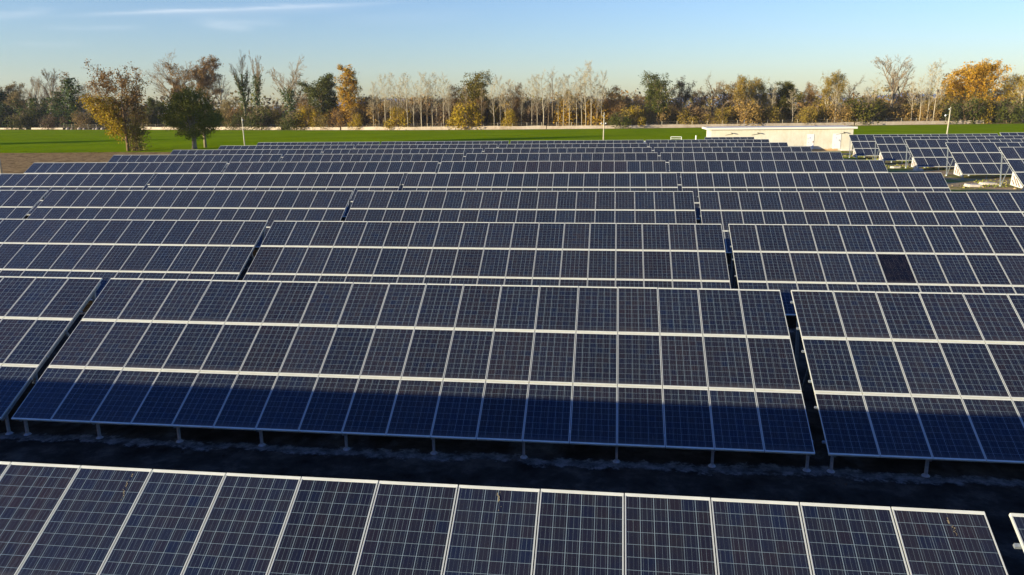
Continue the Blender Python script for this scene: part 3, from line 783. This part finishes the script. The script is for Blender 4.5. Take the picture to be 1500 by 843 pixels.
def lobes(seed, n, zlo, zhi, rx, rz, spread, cone=0.0):
    rd = random.Random(seed); out = []
    for i in range(n):
        t = (i+.5)/n; z = zlo+(zhi-zlo)*t; k = 1-cone*t if cone else (1-abs(t-.45)*1.1)
        a = i*2.4+rd.random(); out.append((cos(a)*spread*k, sin(a)*spread*k, z, rx*(.75+.5*rd.random())*(1-cone*.75*t), rz*(.8+.4*rd.random())))
    return out
_sk = {}
def tree_meshes(key, kind, seed, H, W, bark_m, leafspecs, twig_m=None, ivy=None, rmin=.022, rk=1.0, trunks=1, maxdraw=9, fill=()):
    """real-size meshes: trunk (levels 0-1), crown (twigs and leaves)"""
    rd = random.Random(seed+99)
    tk = MB(); cr = MB()
    for ti in range(trunks):
        segs, tips, mids, h0, w0 = skeleton(seed+ti*13, kind)
        sz = H/h0*(1-.07*ti); sx = W/w0*(.8 if trunks > 1 else 1)
        ox = (ti-(trunks-1)/2)*W*.16
        S = lambda p: (p.x*sx+ox*(1+p.z*.8), p.y*sx, p.z*sz)
        for lvl, pts, rad in segs:
            if lvl > maxdraw: continue
            rr = [max(r*sz*rk, rmin) for r in rad]
            (tk if lvl < 2 else cr).tube([S(p) for p in pts], rr, 7 if lvl == 0 else (4 if lvl == 1 else 3), 0, cap=lvl == 0)
        zt = [(S(p)) for p in tips]; mt_ = [S(p) for p in mids]
        for li, (m_, n, spread, size, sel) in enumerate(leafspecs):
            pts = [p for p in zt+mt_ if sel(p[0]/W, p[1]/W, p[2]/H, rd)]
            leaves(cr, pts, n, spread, size, rd, .8, li+1)
        for (li, n, lobes, size) in fill:
            cl = []
            for _ in range(n):
                lx, ly, lz, lr, lh = rd.choice(lobes)
                a = Vector((rd.gauss(0,1), rd.gauss(0,1), rd.gauss(0,1))).normalized()
                nz = 1+.30*noise.noise(a*2.3+Vector((seed, lz*9, lx*9)))
                f = nz*(.55+.45*rd.random()**.6)
                x, y, z = (lx+a.x*lr*f)*W, (ly+a.y*lr*f)*W, (lz+a.z*lh*f)*H
                if noise.noise(Vector((x*.6, y*.6, z*.6+seed))) < -.24: continue
                cl.append((x, y, z))
            leaves(cr, cl, 9, .34, size, rd, .8, li+1)
        if ivy:
            top, wd, m_ = ivy
            pp = []
            zz = .2
            for lvl, pts, rad in segs:
                if lvl > 1: continue
                for a, b in zip(pts, pts[1:]):
                    A, Bq = Vector(S(a)), Vector(S(b)); L = (Bq-A).length; k = max(1, int(L/.35))
                    for i in range(k):
                        c = A.lerp(Bq, i/k)
                        lim = top*H*(1 if lvl == 0 else .95)
                        if c.z < lim and (lvl == 0 or rd.random() < .75): pp.append((c.x, c.y, c.z, wd*(1-.45*c.z/lim)*(.7+.5*noise.noise(Vector((c.z*.5, seed, ox)))+.3)*(1 if lvl == 0 else .45)))
            for (x, y, z, w_) in pp: leaves(cr, [(x, y, z)], int(24 if w_ > .5*wd else 12), w_*.5, .24, rd, .6/max(w_, .3), len(leafspecs)+1)
    mats = [twig_m or bark_m]+[l[0] for l in leafspecs]+([ivy[2]] if ivy else [])
    return tk.mesh(key+'_trunk', [bark_m], True), cr.mesh(key+'_crown', mats)
anyp = lambda x, y, z, rd: True
def above(t, pr=1.0): return lambda x, y, z, rd: z > t and rd.random() < pr
def plant(name, meshes, u, D, vtop, vbot, label, cat, group=None, H=None, sx=1.0, color=None, rz=None, vb=None):
    p = ground_at(u, D)
    if vb is not None: pass
    z = z_at(u, vtop, p); h = z-p.z
    s = h/H
    t = empty(name, (p.x, p.y, p.z-.05), rz if rz is not None else (u*1.7) % 6.28)
    t.scale = (s*sx, s*sx, s)
    tag(t, label, cat, group)
    a = link('trunk', meshes[0], t); b = link('crown', meshes[1], t)
    if color: b.color = (*color, 1)
    else: b.color = (1,1,1,1)
    return t

# --- individual trees near the field's left side
ME = tree_meshes('autumn', 'vase', 3, 16.5, 12.0, B_brown, [
    (L_rust, 3, .35, .13, lambda x,y,z,rd: z > .38 and rd.random() < .38),
    (L_yellow, 6, .45, .14, lambda x,y,z,rd: x < .02+.3*(.5-z) and z < .60 and z > .10 and rd.random() < .7),
    (L_olive, 2, .3, .12, lambda x,y,z,rd: z > .2 and z < .6 and rd.random() < .3)], rk=1.15, fill=[(0, 170, lobes(41, 14, .40, .88, .20, .12, .27), .14), (0, 80, [(.22,0,.62,.2,.12),(.3,.05,.74,.16,.1),(.15,.1,.88,.15,.09),(.28,-.1,.5,.15,.1)], .14), (1, 300, [(-.22,0,.42,.18,.13),(-.18,.1,.30,.16,.12),(-.08,-.1,.22,.13,.10),(-.25,.05,.52,.13,.08)], .14), (2, 60, lobes(43, 6, .2, .6, .16, .12, .2), .13)])
p = ground_at(181, 149.5)
t = plant('autumn_tree', ME, 188, 149.5, 89, 222, 'large sparse autumn tree, rusty top and yellow lower left side, left of the arrays', 'tree', H=16.5, rz=0)
def shrub_mesh(key, seed, W, H, bark_m, lm, n=900, size=.2, stems=16, twigs=True, lower=0.0, top_r=.5, lobes=9):
    rd = random.Random(seed); st = MB(); cr = MB(); pts = []
    lob = [(rd.gauss(0,.2)*W, rd.gauss(0,.2)*W, H*(.3+.5*rd.random()), (.16+.14*rd.random())) for _ in range(lobes)]
    for i in range(stems):
        lx, ly, lz, lr = lob[i % lobes]
        e = Vector((lx+rd.gauss(0,.12)*W, ly+rd.gauss(0,.12)*W, lz+H*.25*rd.random())); b = Vector((rd.gauss(0,.09)*W, rd.gauss(0,.09)*W, 0))
        m_ = b.lerp(e, .5)+Vector((rd.gauss(0,.05)*W, rd.gauss(0,.05)*W, .05*H))
        st.tube([b, m_, e], [.09, .06, .025], 4, 0, False)
        for k in range(7):
            f = .35+.65*rd.random(); o_ = m_.lerp(e, f); d = Vector((rd.gauss(0,.5), rd.gauss(0,.5), .6+rd.random())).normalized()*H*(.1+.14*rd.random())
            cr.tube([o_, o_+d*.5+Vector((rd.gauss(0,.1), rd.gauss(0,.1), 0)), o_+d], [.03, .022, .015], 3, 0, False); pts.append(tuple(o_+d))
    for _ in range(n):
        lx, ly, lz, lr = rd.choice(lob)
        a = Vector((rd.gauss(0,1), rd.gauss(0,1), rd.gauss(0,1))).normalized()*(rd.random()**.35)
        x = lx+a.x*lr*W; y = ly+a.y*lr*W; z = max(.1+lower*H, lz+a.z*lr*H*1.1)
        if rd.random() < .35: z = .1+lower*H+(z-.1-lower*H)*rd.random()
        leaves(cr, [(x, y, z)], 2, .22, size, rd, 1, 1)
    return st.mesh(key+'_stem', [bark_m], True), cr.mesh(key+'_foliage', [B_twig, lm])
ME = shrub_mesh('bank_bush', 4, 6.5, 6.2, B_brown, L_olive, 1500, .12, 26)
t = plant('bush', ME, 200, 151, 174, 222, 'brownish twiggy bush at the foot of the autumn tree', 'bush', H=6.2, rz=0)

# round pollarded green tree: dense ball of leaf clumps on a short trunk
def ball_tree(seed, R, zc, trunkh):
    rd = random.Random(seed); tk = MB(); cr = MB()
    tk.tube([(0,0,-.2),(.05,0,.6),(0.1,0,trunkh*.7),(-.05,.05,trunkh)], [.62,.46,.42,.5], 10)
    for i in range(16):
        a = 2*pi*i/16+rd.gauss(0,.15); el = .2+1.2*rd.random(); L = R*(.55+.35*rd.random())
        e = Vector((cos(a)*cos(el)*L, sin(a)*cos(el)*L, trunkh+.3+sin(el)*L)); b = Vector((0,0,trunkh-.2))
        tk.tube([b, b.lerp(e,.5)+Vector((0,0,.3)), e], [.16,.1,.04], 5, 0, False)
    cl = []
    for _ in range(300):
        a = Vector((rd.gauss(0,1), rd.gauss(0,1), rd.gauss(0,1))).normalized()
        nz = 1+.17*noise.noise(a*2.2+Vector((seed,0,0)))+.07*noise.noise(a*6)
        f = .70+.30*rd.random()
        x, y, z = a.x*R*nz*f, a.y*R*nz*f, zc+a.z*R*.90*nz*f
        if z < 1.6: z = 1.6+rd.random()*.8
        cl.append((x, y, z))
    leaves(cr, cl, 62, .42, .125, rd, .9, 0)
    # shoots sticking out of the outline
    for _ in range(230):
        a = Vector((rd.gauss(0,1), rd.gauss(0,1), rd.gauss(0,1)+.3)).normalized(); nz = 1+.17*noise.noise(a*2.2+Vector((seed,0,0)))
        e = a*R*nz*(.98+.13*rd.random()); e.z = zc+e.z*.92
        if e.z > 1.5: leaves(cr, [tuple(e)], 8, .16, .10, rd, 1, 0)
    return tk.mesh('round_trunk', [B_grey], True), cr.mesh('round_crown', [L_round])
ME = ball_tree(5, 5.45, 6.75, 3.3)
p = ground_at(285, 156.5)
t = empty('round_tree', (p.x, p.y, p.z), 0); tag(t, 'dense round green tree on a short thick trunk at the field corner', 'tree'); link('trunk', ME[0], t); link('crown', ME[1], t)
ME = tree_meshes('second', 'round', 31, 8.5, 6, B_grey, [(L_olive, 7, .4, .15, lambda x,y,z,rd: z > .25)], rk=1.5)
plant('tree', ME, 301, 161, 150, 218, 'smaller olive tree with its own trunk, half hidden behind the dense round tree', 'tree', H=8.5)

# --- tree line: (kind key, u, top v, ...) --------------------------------------------------
GT = 'trees in the far tree line'
LIB = {}
def lib(key, *a, **k):
    if key not in LIB: LIB[key] = (tree_meshes(key, *a, **k), a[2])
    return LIB[key]
def put(key, u, D, vtop, label, sx=1.0, color=None, name='tree', group=GT, cat='tree', rz=None):
    (ms, H) = LIB[key]; return plant(name, ms, u, D, vtop, None, label, cat, group, H=H, sx=sx, color=color, rz=rz)
lib('bareA', 'fan', 11, 30, 19, B_grey, [(L_rust, 1, .3, .12, above(.5, .06))], B_twig, rmin=.024, rk=1.25)
lib('bareB', 'fan', 12, 24, 13, B_grey, [(L_pale, 1, .3, .12, above(.7, .10))], B_twig, rmin=.024, rk=1.2)
lib('bareC', 'round', 13, 20, 12, B_brown, [(L_brown, 2, .35, .14, above(.35, .5))], B_twig, rmin=.024, rk=1.2)
lib('rusty', 'fan', 14, 26, 16, B_brown, [(L_rust, 4, .45, .17, above(.3, .62))], B_twig, rmin=.024, rk=1.2)
lib('ivyA', 'fan', 15, 28, 11, B_grey, [(L_pale, 1, .3, .12, above(.6, .05))], B_twig, ivy=(.72, 3.0, L_ivy), rmin=.024, rk=1.15)
lib('ivyB', 'fan', 16, 27, 14, B_grey, [(L_pale, 1, .3, .12, above(.6, .05))], B_twig, ivy=(.56, 4.2, L_ivy), rmin=.024, rk=1.1)
lib('ivyC', 'poplar', 17, 18, 7, B_grey, [(L_rust, 2, .3, .14, above(.7, .3))], B_twig, ivy=(.88, 3.0, L_ivy), rmin=.03)
lib('ivyD', 'fan', 26, 17, 9, B_grey, [(L_brown, 2, .3, .14, above(.6, .4))], B_twig, ivy=(.78, 3.4, L_ivy), rmin=.03)
lib('popA', 'poplar', 18, 24, 5.5, B_pale, [(L_pale, 2, .3, .13, above(.5, .40))], B_pale, rmin=.020, rk=1.2)
lib('popB', 'poplar', 19, 24, 6.5, B_pale, [(L_pale, 2, .3, .13, above(.6, .5))], B_pale, rmin=.020, rk=1.2)
lib('popC', 'poplar', 20, 24, 5, B_twig, [(L_pale, 2, .3, .12, above(.5, .3))], B_twig, rmin=.020, rk=1.2)
lib('darkR', 'round', 21, 20, 13, B_brown, [(L_dark, 15, .62, .19, above(.22)), (L_olive, 2, .6, .17, above(.3, .5))], B_twig, rk=1.2, fill=[(0, 950, lobes(1, 14, .22, .84, .25, .14, .23), .20)])
lib('greenR', 'round', 22, 20, 12, B_grey, [(L_dark, 6, .60, .18, above(.2, .9))], B_twig, rk=1.2, fill=[(0, 900, lobes(2, 14, .26, .86, .24, .13, .24), .20)])
lib('orangeC', 'cone', 23, 24, 11.5, B_brown, [(L_orange, 10, .50, .19, anyp), (L_olive, 4, .5, .18, above(.3, .6))], B_twig, rk=1.1, fill=[(0, 1000, lobes(3, 18, .08, .93, .32, .09, .17, .62), .21), (1, 200, lobes(4, 10, .4, .9, .2, .08, .2, .5), .19)])
lib('orangeR', 'round', 24, 22, 21, B_brown, [(L_orange, 13, .62, .21, above(.35, .85)), (L_olive, 5, .6, .2, lambda x,y,z,rd: z < .5)], B_twig, rk=1.2, fill=[(0, 1400, lobes(5, 18, .42, .86, .19, .13, .32), .23), (1, 420, lobes(6, 9, .25, .55, .17, .12, .3), .2)])
lib('rustR', 'round', 25, 18, 12, B_brown, [(L_rust, 5, .5, .16, above(.22, .9))], B_twig, rk=1.2, fill=[(0, 560, lobes(7, 12, .25, .84, .24, .14, .23), .18)])
lib('yellowR', 'fan', 27, 18, 10, B_pale, [(L_yellow, 3, .5, .14, above(.35, .45))], B_pale, rk=1.2, rmin=.03, fill=[(0, 110, lobes(10, 12, .35, .92, .2, .12, .25), .14)])
lib('oliveR', 'round', 28, 16, 12, B_brown, [(L_olive, 8, .55, .19, above(.15))], B_twig, rk=1.1, fill=[(0, 400, lobes(8, 11, .25, .85, .22, .14, .27), .19)])
lib('purpR', 'round', 29, 18, 12, B_brown, [(L_purple, 7, .5, .17, above(.2, .9))], B_twig, rk=1.1)
lib('brownR', 'round', 30, 15, 12, B_brown, [(L_brown, 6, .55, .17, above(.12))], B_twig, rk=1.1, fill=[(0, 300, lobes(9, 11, .25, .85, .22, .14, .27), .18)])

def wD(u, off):       # forward depth of the tree line, off metres behind the wall
    x = wx(u); P_ = Vector((x, wally(x)+off, 0)); return (P_-CAM).dot(Vector((FF.x, FF.y, 0)))/cos(PIT)*cos(PIT)
T = [
 # left block, dark and ivy-clad
 ('ivyC', 6, 12, 116, 1.5, 'ivy-wrapped tree at the far left edge with a thin bare top'), ('ivyD', 20, 20, 119, 1.5, 'dark ivy-covered tree second from the left edge'),
 ('ivyD', 38, 10, 130, 1.2, 'broad dark ivy tree with a lopsided crown near the left edge'), ('bareB', 60, 26, 111, .9, 'bare brown-twigged tree rising behind the dark ivy trees at left'),
 ('ivyC', 52, 9, 137, 1.4, 'shorter ivy column in front of a bare tree at left'), ('ivyC', 68, 14, 138, 1.3, 'low ivy column left of the tall ivy pair'),
 ('bareB', 84, 24, 100, .95, 'tall bare grey tree between two ivy columns at left'), ('ivyC', 90, 9, 127, 1.6, 'wide ivy column under the tall bare grey tree at left'),
 ('ivyC', 110, 10, 104, 1.35, 'tallest ivy-covered column at left with dark drooping top'), ('bareB', 126, 16, 121, .8, 'small bare tree right of the tallest ivy column'),
 ('brownR', 120, 30, 146, 1.2, 'brown low tree behind the ivy columns, left of the autumn tree'),
 ('darkR', 232, 14, 144, .9, 'dark low tree between the autumn tree and the round green tree'),
 ('bareA', 256, 22, 71, 1.0, 'very tall bare tree rising behind the round green tree'), ('rusty', 298, 16, 81, 1.0, 'tall rusty-orange tree right behind the round green tree'),
 ('bareA', 327, 26, 98, .85, 'leaning bare tree right of the tall rusty-orange tree'), ('rusty', 270, 30, 112, .9, 'low rusty tree between the tall bare tree and the rusty tree'),
 ('brownR', 340, 12, 142, 1.0, 'low brown tree left of the ivy-clad pair'),
 ('ivyA', 361, 9, 71, .80, 'left one of the two tallest ivy-clad trunks with bare tops'), ('ivyA', 379, 10, 72, .85, 'right one of the two tallest ivy-clad trunks with bare tops'),
 ('ivyB', 427, 8, 79, 1.0, 'wide bare tree with dark ivy on its lower trunk'), ('purpR', 400, 28, 150, 1.0, 'dull purple-brown tree behind the ivy-clad trees'),
 ('darkR', 473, 9, 110, 1.0, 'dark green broad tree left of the tall orange cone'), ('rustR', 449, 22, 133, .9, 'pale rusty tree peeking out left of the dark green broad tree'),
 ('orangeC', 515, 8, 96, 1.0, 'tall narrow orange tree, brightest in the left half'), ('rustR', 540, 16, 140, .8, 'small rusty tree right of the tall narrow orange tree'),
 ('brownR', 556, 24, 140, 1.1, 'brown rounded tree behind the first slim poplars'), ('greenR', 625, 26, 143, .8, 'olive tree low between the slim poplars'),
 ('purpR', 650, 30, 140, .9, 'purple-brown tree behind the slim poplars'),
 ('rustR', 671, 12, 122, .8, 'orange-brown tree touching the left of the olive-topped tree'), ('greenR', 697, 10, 104, 1.0, 'olive-topped round tree rising above the poplars, mid-left'),
 ('rustR', 700, 6, 140, .8, 'rusty tree under the olive-topped round tree'),
 ('rustR', 757, 12, 119, .55, 'small narrow orange-brown tree left of the tallest poplars'), ('brownR', 742, 26, 146, 1.0, 'low brown tree between the poplar groups'),
 ('rustR', 796, 26, 143, 1.0, 'rusty low tree behind the tallest poplars'), ('yellowR', 838, 16, 131, .8, 'yellowish tree behind the tallest poplars'),
 ('rustR', 862, 22, 138, .9, 'light rusty tree right of the tallest poplars'), ('rustR', 897, 12, 123, 1.05, 'rounded rust-brown tree above the field pole'),
 ('purpR', 922, 30, 136, 1.0, 'reddish-brown tree between the rust-brown and the dark green tree'), ('rustR', 940, 40, 137, 1.0, 'distant reddish tree left of the large dark green tree'),
 ('greenR', 962, 8, 105, 1.02, 'large dark green tree with open branches, right of the middle'), ('purpR', 996, 12, 112, .85, 'purple-brown tree right of the large dark green tree'),
 ('bareC', 1042, 14, 106, .85, 'rounded bare tree with dense fine brown twigs'), ('purpR', 1020, 26, 128, .8, 'dull brown tree in the dip beside the rounded bare tree'),
 ('rustR', 1066, 20, 118, 1.0, 'dark rust tree behind the pale-trunked yellow tree'), ('yellowR', 1091, 8, 110, 1.0, 'yellow-topped tree with a pale forked trunk'),
 ('yellowR', 1114, 12, 113, .9, 'thin yellow-topped tree right of the pale forked one'), ('brownR', 1110, 30, 134, 1.2, 'brown tree behind the yellow-topped pair'),
 ('darkR', 1147, 14, 121, 1.05, 'dark green rounded tree above the cream building'), ('rustR', 1183, 12, 119, .7, 'orange-brown narrow tree right of the dark green rounded tree'),
 ('yellowR', 1208, 8, 104, .9, 'yellow-leaved tree with straight pale trunk above the building'), ('bareC', 1240, 16, 109, .8, 'twiggy bare tree with olive lower half, right of the building roof'),
 ('bareB', 1305, 14, 80, 1.25, 'large fan-shaped bare pale tree right of the building'), ('brownR', 1272, 26, 140, 1.1, 'olive-brown tree under the fan-shaped bare tree'),
 ('rustR', 1319, 26, 130, .8, 'small rusty tree behind the fan-shaped bare tree'), ('purpR', 1345, 30, 131, .8, 'purple-brown tree before the large orange tree'),
 ('orangeR', 1420, 12, 88, 1.0, 'largest orange tree with broad crown at the right'), ('yellowR', 1497, 5, 108, 1.35, 'pale orange tree cut by the right edge'),
 ('oliveR', 1398, 20, 118, .9, 'olive brown tree beneath the left side of the largest orange tree'),
 ('rustR', 1462, 30, 128, .8, 'dull rusty tree between the two orange trees at right'),
]
for (key, u, off, vt, sx, lb) in T:
    put(key, u, wD(u, off), vt, lb, sx, color={697: (1.9, 1.35, .8), 1091: (.72, .70, 1.2), 1114: (.8, .8, 1.2), 1208: (.72, .72, 1.2), 838: (.8, .75, 1.1), 1147: (1.3, 1.1, .8), 1020: (1.3, 1.1, .7)}.get(u), rz=(u*.77) % 6.28)
# slim poplars
rd = random.Random(21)
pops = [(548,118),(556,126),(565,106),(573,105),(583,115),(590,111),(598,105),(607,118),(618,105),(626,107),(634,117),(641,105),(650,104),(659,114),
        (684,118),(706,122),(724,112),(733,110),(741,122),(750,115),(764,122),(779,107),(787,108),(796,102),(803,116),(809,95),(818,112),(825,105),(834,108),(845,103),(852,97),(858,92),(866,88),(874,104),(881,102),
        (1268,125),(1279,112),(1334,118),(1346,108),(1357,90),(1366,84),(1130,122),(1160,128),(1222,118)]
names = ['bareA']
for i, (u, v) in enumerate(pops):
    key = ('popA', 'popB', 'popC')[rd.randrange(3)] if u < 1000 else ('popB', 'popA')[i % 2]
    nb = 'left of' if i % 2 else 'right of'
    if u < 665: w_ = 'slim pale poplar behind the wall, number %s from the orange cone tree' % ['one','two','three','four','five','six','seven','eight','nine','ten','eleven','twelve','thirteen','fourteen'][i]
    elif u < 760: w_ = 'slim bare poplar, %s one of the loose group right of the olive-topped tree' % ['first','second','third','fourth','fifth','sixth','seventh'][i-14]
    elif u < 1000: w_ = 'tall slim bare poplar, %s from left in the tallest poplar group' % ['first','second','third','fourth','fifth','sixth','seventh','eighth','ninth','tenth','eleventh','twelfth','thirteenth','fourteenth','fifteenth'][i-20]
    elif u > 1340: w_ = 'leaning pale poplar, %s of three beside the largest orange tree' % {1346: 'leftmost', 1357: 'middle', 1366: 'rightmost'}[u]
    else: w_ = {1268: 'thin pale tree directly right of the building end, low', 1279: 'thin pale tree left of the fan-shaped bare tree', 1334: 'thin pale tree right of the fan-shaped bare tree', 1130: 'thin pale tree left of the dark green rounded tree', 1160: 'thin pale tree right of the dark green rounded tree', 1222: 'thin pale tree right of the straight-trunked yellow tree'}[u]
    put(key, u, wD(u, 2+rd.random()*5), v+rd.random()*2, w_, .8+.5*rd.random(), name='poplar', group='slim bare poplars in the tree line', rz=rd.random()*6)
# undergrowth bushes
SH = {}
for key, lm, seed in (('olive', L_olive, 1), ('brown', L_brown, 2), ('yellow', L_yellow, 3), ('dark', L_dark, 4), ('rust', L_rust, 5), ('green', L_dark, 6), ('brown2', L_brown, 7), ('purple', L_purple, 8), ('olive2', L_olive, 9)):
    SH[key] = shrub_mesh('sh_'+key, seed*7, 9, 8, B_brown, lm, 1500 if key != 'brown2' else 900, .19, 22)
def bush(key, u, off, vt, label, sx=1.0, color=None):
    return plant('bush', SH[key], u, wD(u, off), vt, None, label, 'bush', 'undergrowth bushes along the field wall', H=8, sx=sx, rz=rd.random()*6, color=color)
look = {'olive': 'olive-brown', 'brown': 'brown', 'yellow': 'yellow', 'dark': 'dark green', 'rust': 'rusty', 'green': 'green', 'brown2': 'thin brown', 'purple': 'purple-brown', 'olive2': 'olive'}
bu_ = [('yellow', 452, 4, 155, 1.2, 'under the dark green broad tree'), ('yellow', 466, 5, 160, 1.0, 'just left of the tall orange cone'), ('yellow', 580, 4, 157, 1.2, 'among the first slim poplars'),
       ('yellow', 672, 4, 152, 1.0, 'left below the olive-topped tree'), ('yellow', 690, 4, 150, 1.2, 'below the olive-topped tree'), ('yellow', 746, 5, 160, .9, 'below the narrow orange-brown tree'),
       ('yellow', 930, 4, 156, 1.1, 'left below the large dark green tree'), ('yellow', 1432, 5, 146, 1.0, 'in the hedge below the largest orange tree'), ('dark', 1470, 4, 138, 1.3, 'at the right end of the hedge'),
       ('dark', 905, 4, 158, 1.2, 'right of the field pole'), ('dark', 436, 3, 158, 1.0, 'at the foot of the wide ivy tree'), ('dark', 385, 4, 150, 1.0, 'at the foot of the ivy-clad pair'), ('dark', 355, 3, 160, 1.0, 'left foot of the ivy-clad pair'),
       ('green', 1410, 4, 142, 1.2, 'in the hedge left below the largest orange tree'), ('green', 1440, 3, 152, 1.2, 'low in the hedge at right'), ('green', 1385, 5, 150, 1.1, 'behind the right-hand pole'),
       ('yellow', 522, 3, 165, .9, 'at the foot of the tall orange cone'), ('rust', 500, 5, 160, .9, 'left foot of the tall orange cone')]
for (k, u, off, vt, sx, where) in bu_: bush(k, u, off, vt, '%s bush %s' % (look[k], where), sx)
for i in range(30):
    u = 546+i*12.3+rd.uniform(-3, 3); k = ('brown', 'rust', 'olive', 'brown2', 'purple', 'brown')[i % 6]
    bush(k, u, 24+rd.random()*6, 139+rd.random()*9, '%s bush far behind the slim poplars, %s the %s' % ({'brown': 'tan brown', 'rust': 'rusty', 'olive': 'pale olive', 'brown2': 'bare-looking', 'purple': 'dull brown'}[k],
         'left of' if u < min(T, key=lambda q_: abs(q_[1]-u))[1] else 'right of', ' '.join(min(T, key=lambda q_: abs(q_[1]-u))[5].split()[:4]).rstrip(',')), 1.0+.4*rd.random(), (1.35, 1.15, 1.0))
nearest = lambda u: min(T, key=lambda q_: abs(q_[1]-u))
used = {}
for i in range(104):
    u = -10 + i*14.7+rd.uniform(-4, 4); off = ((9, 14, 20) if 540 < u < 900 else (4, 10, 18))[i % 3]+rd.random()*5
    if u < 140: k = rd.choice(['dark', 'olive2', 'dark', 'brown2', 'dark', 'purple']); vt = 150+rd.random()*18
    elif u < 540: k = rd.choice(['brown', 'brown2', 'olive2', 'olive', 'dark', 'rust']); vt = 153+rd.random()*14
    elif u < 900: k = rd.choice(['brown', 'rust', 'brown2', 'olive', 'olive2', 'purple', 'yellow']); vt = 141+rd.random()*13
    elif u < 1120: k = rd.choice(['brown', 'olive', 'olive2', 'brown2', 'purple']); vt = 142+rd.random()*16
    else: k = rd.choice(['olive', 'olive2', 'green', 'brown2', 'olive', 'brown']); vt = 139+rd.random()*18
    nt_ = nearest(u); wh = nt_[5].split(',')[0].split(' with ')[0]
    depth = ('low at the wall', 'in the second rank', 'in the back rank')[i % 3]
    lbl = '%s bush %s, %s of the %s' % (look[k], depth, 'left' if u < nt_[1] else 'right', wh)
    used[lbl] = used.get(lbl, 0)+1
    if used[lbl] > 1: lbl = lbl.replace(' bush ', ' twiggy bush ' if used[lbl] == 2 else ' scraggly bush ')
    lbl = ' '.join(lbl.split()[:16])
    bush(k, u, off, vt, lbl, .9+.5*rd.random(), (1.3, 1.12, 1.0) if 540 < u < 900 else ((1.35, 1.15, .85) if u > 900 else (.95, .85, .8)))
# two tall trees outside the frame on the left whose shadows cross the field
for (x, y, h, lb) in ((-205, 139, 17, 'tall tree left of the picture whose shadow crosses the green field'), (-212, 128, 14, 'second tree left of the picture with a thinner field shadow')):
    (ms, H) = LIB['darkR']
    t = empty('tree', (x, y, gz(x, y))); tag(t, lb, 'tree'); t.scale = (h/H*.8,)*2+(h/H,)
    link('trunk', ms[0], t); link('crown', ms[1], t)

# far woodland reading as one mass
rd = random.Random(9); mb = MB()
for i in range(260):
    u = -60+i*6.3; D = 370+rd.random()*160; p = ground_at(u, D); h = 8+9*rd.random(); R = 4+4*rd.random()
    cl = []
    for _ in range(26):
        a = Vector((rd.gauss(0,1), rd.gauss(0,1), abs(rd.gauss(0,1)))).normalized()
        cl.append((p.x+a.x*R, p.y+a.y*R, p.z+h*.25+a.z*h*.75*rd.random()**.3))
    leaves(mb, cl, 5, 1.0, .7, rd, 1, i % 4)
o = link('distant_wood', mb.mesh('distant_wood', [L_brown, L_purple, L_olive, L_rust])); tag(o, 'distant brown and grey woodland seen between the trees', 'wood', kind='stuff')

# ------------------------------------------------------------------ far mountains
M_mtn = mat('hazy_snowy_rock', (.3, .33, .38), .95); q = NT(M_mtn)
g_ = q.n('ShaderNodeNewGeometry'); sp = q.n('ShaderNodeSeparateXYZ'); q.l(g_.outputs['Position'], sp.inputs[0])
f = q.math('ADD', q.math('DIVIDE', sp.outputs[2], 60), q.math('MULTIPLY', q.noise(.02, 4), .8))
q.l(q.ramp(f, [(.6, (.17,.22,.30)), (1.0, (.28,.31,.35))]), q.b.inputs['Base Color'])  # rock and snow tinted towards the sky, distance haze put into the colour
mb = MB(); cols = []
for i in range(241):
    a = -1.05+i*.0085
    rows_ = []
    for j, (rr, hf) in enumerate(((2150, 0), (2250, .5), (2340, 1.0), (2450, .3), (2500, 0))):
        w = .5+.5*noise.noise(Vector((a*3, 1, j*.1)))+.28*noise.noise(Vector((a*11, 2, j*.3)))+.14*noise.noise(Vector((a*37, 3, j)))
        mb.v.append((rr*sin(a), rr*cos(a), -2+hf*max(4, 50*w))); rows_.append(len(mb.v)-1)
    cols.append(rows_)
for a, b in zip(cols, cols[1:]):
    for j in range(4): mb.f.append((a[j], b[j], b[j+1], a[j+1])); mb.mi.append(0)
tag(link('hills', mb.mesh('hills', [M_mtn], True)), kind='structure')

# ------------------------------------------------------------------ haze
HAZE = 0.00006
if HAZE > 0:
    mb = MB(); mb.box(-2700, -400, -4, 2700, 2720, 140)
    mh_ = bpy.data.materials.new('haze'); mh_.use_nodes = True; t_ = mh_.node_tree
    t_.nodes.remove(t_.nodes['Principled BSDF'])
    pv = t_.nodes.new('ShaderNodeVolumePrincipled'); pv.inputs['Color'].default_value = (.80, .88, 1.0, 1); pv.inputs['Density'].default_value = HAZE
    t_.links.new(pv.outputs['Volume'], t_.nodes['Material Output'].inputs['Volume'])
    o = link('haze', mb.mesh('haze', [mh_])); tag(o, 'thin pale haze lying over the plain', 'haze', kind='stuff')
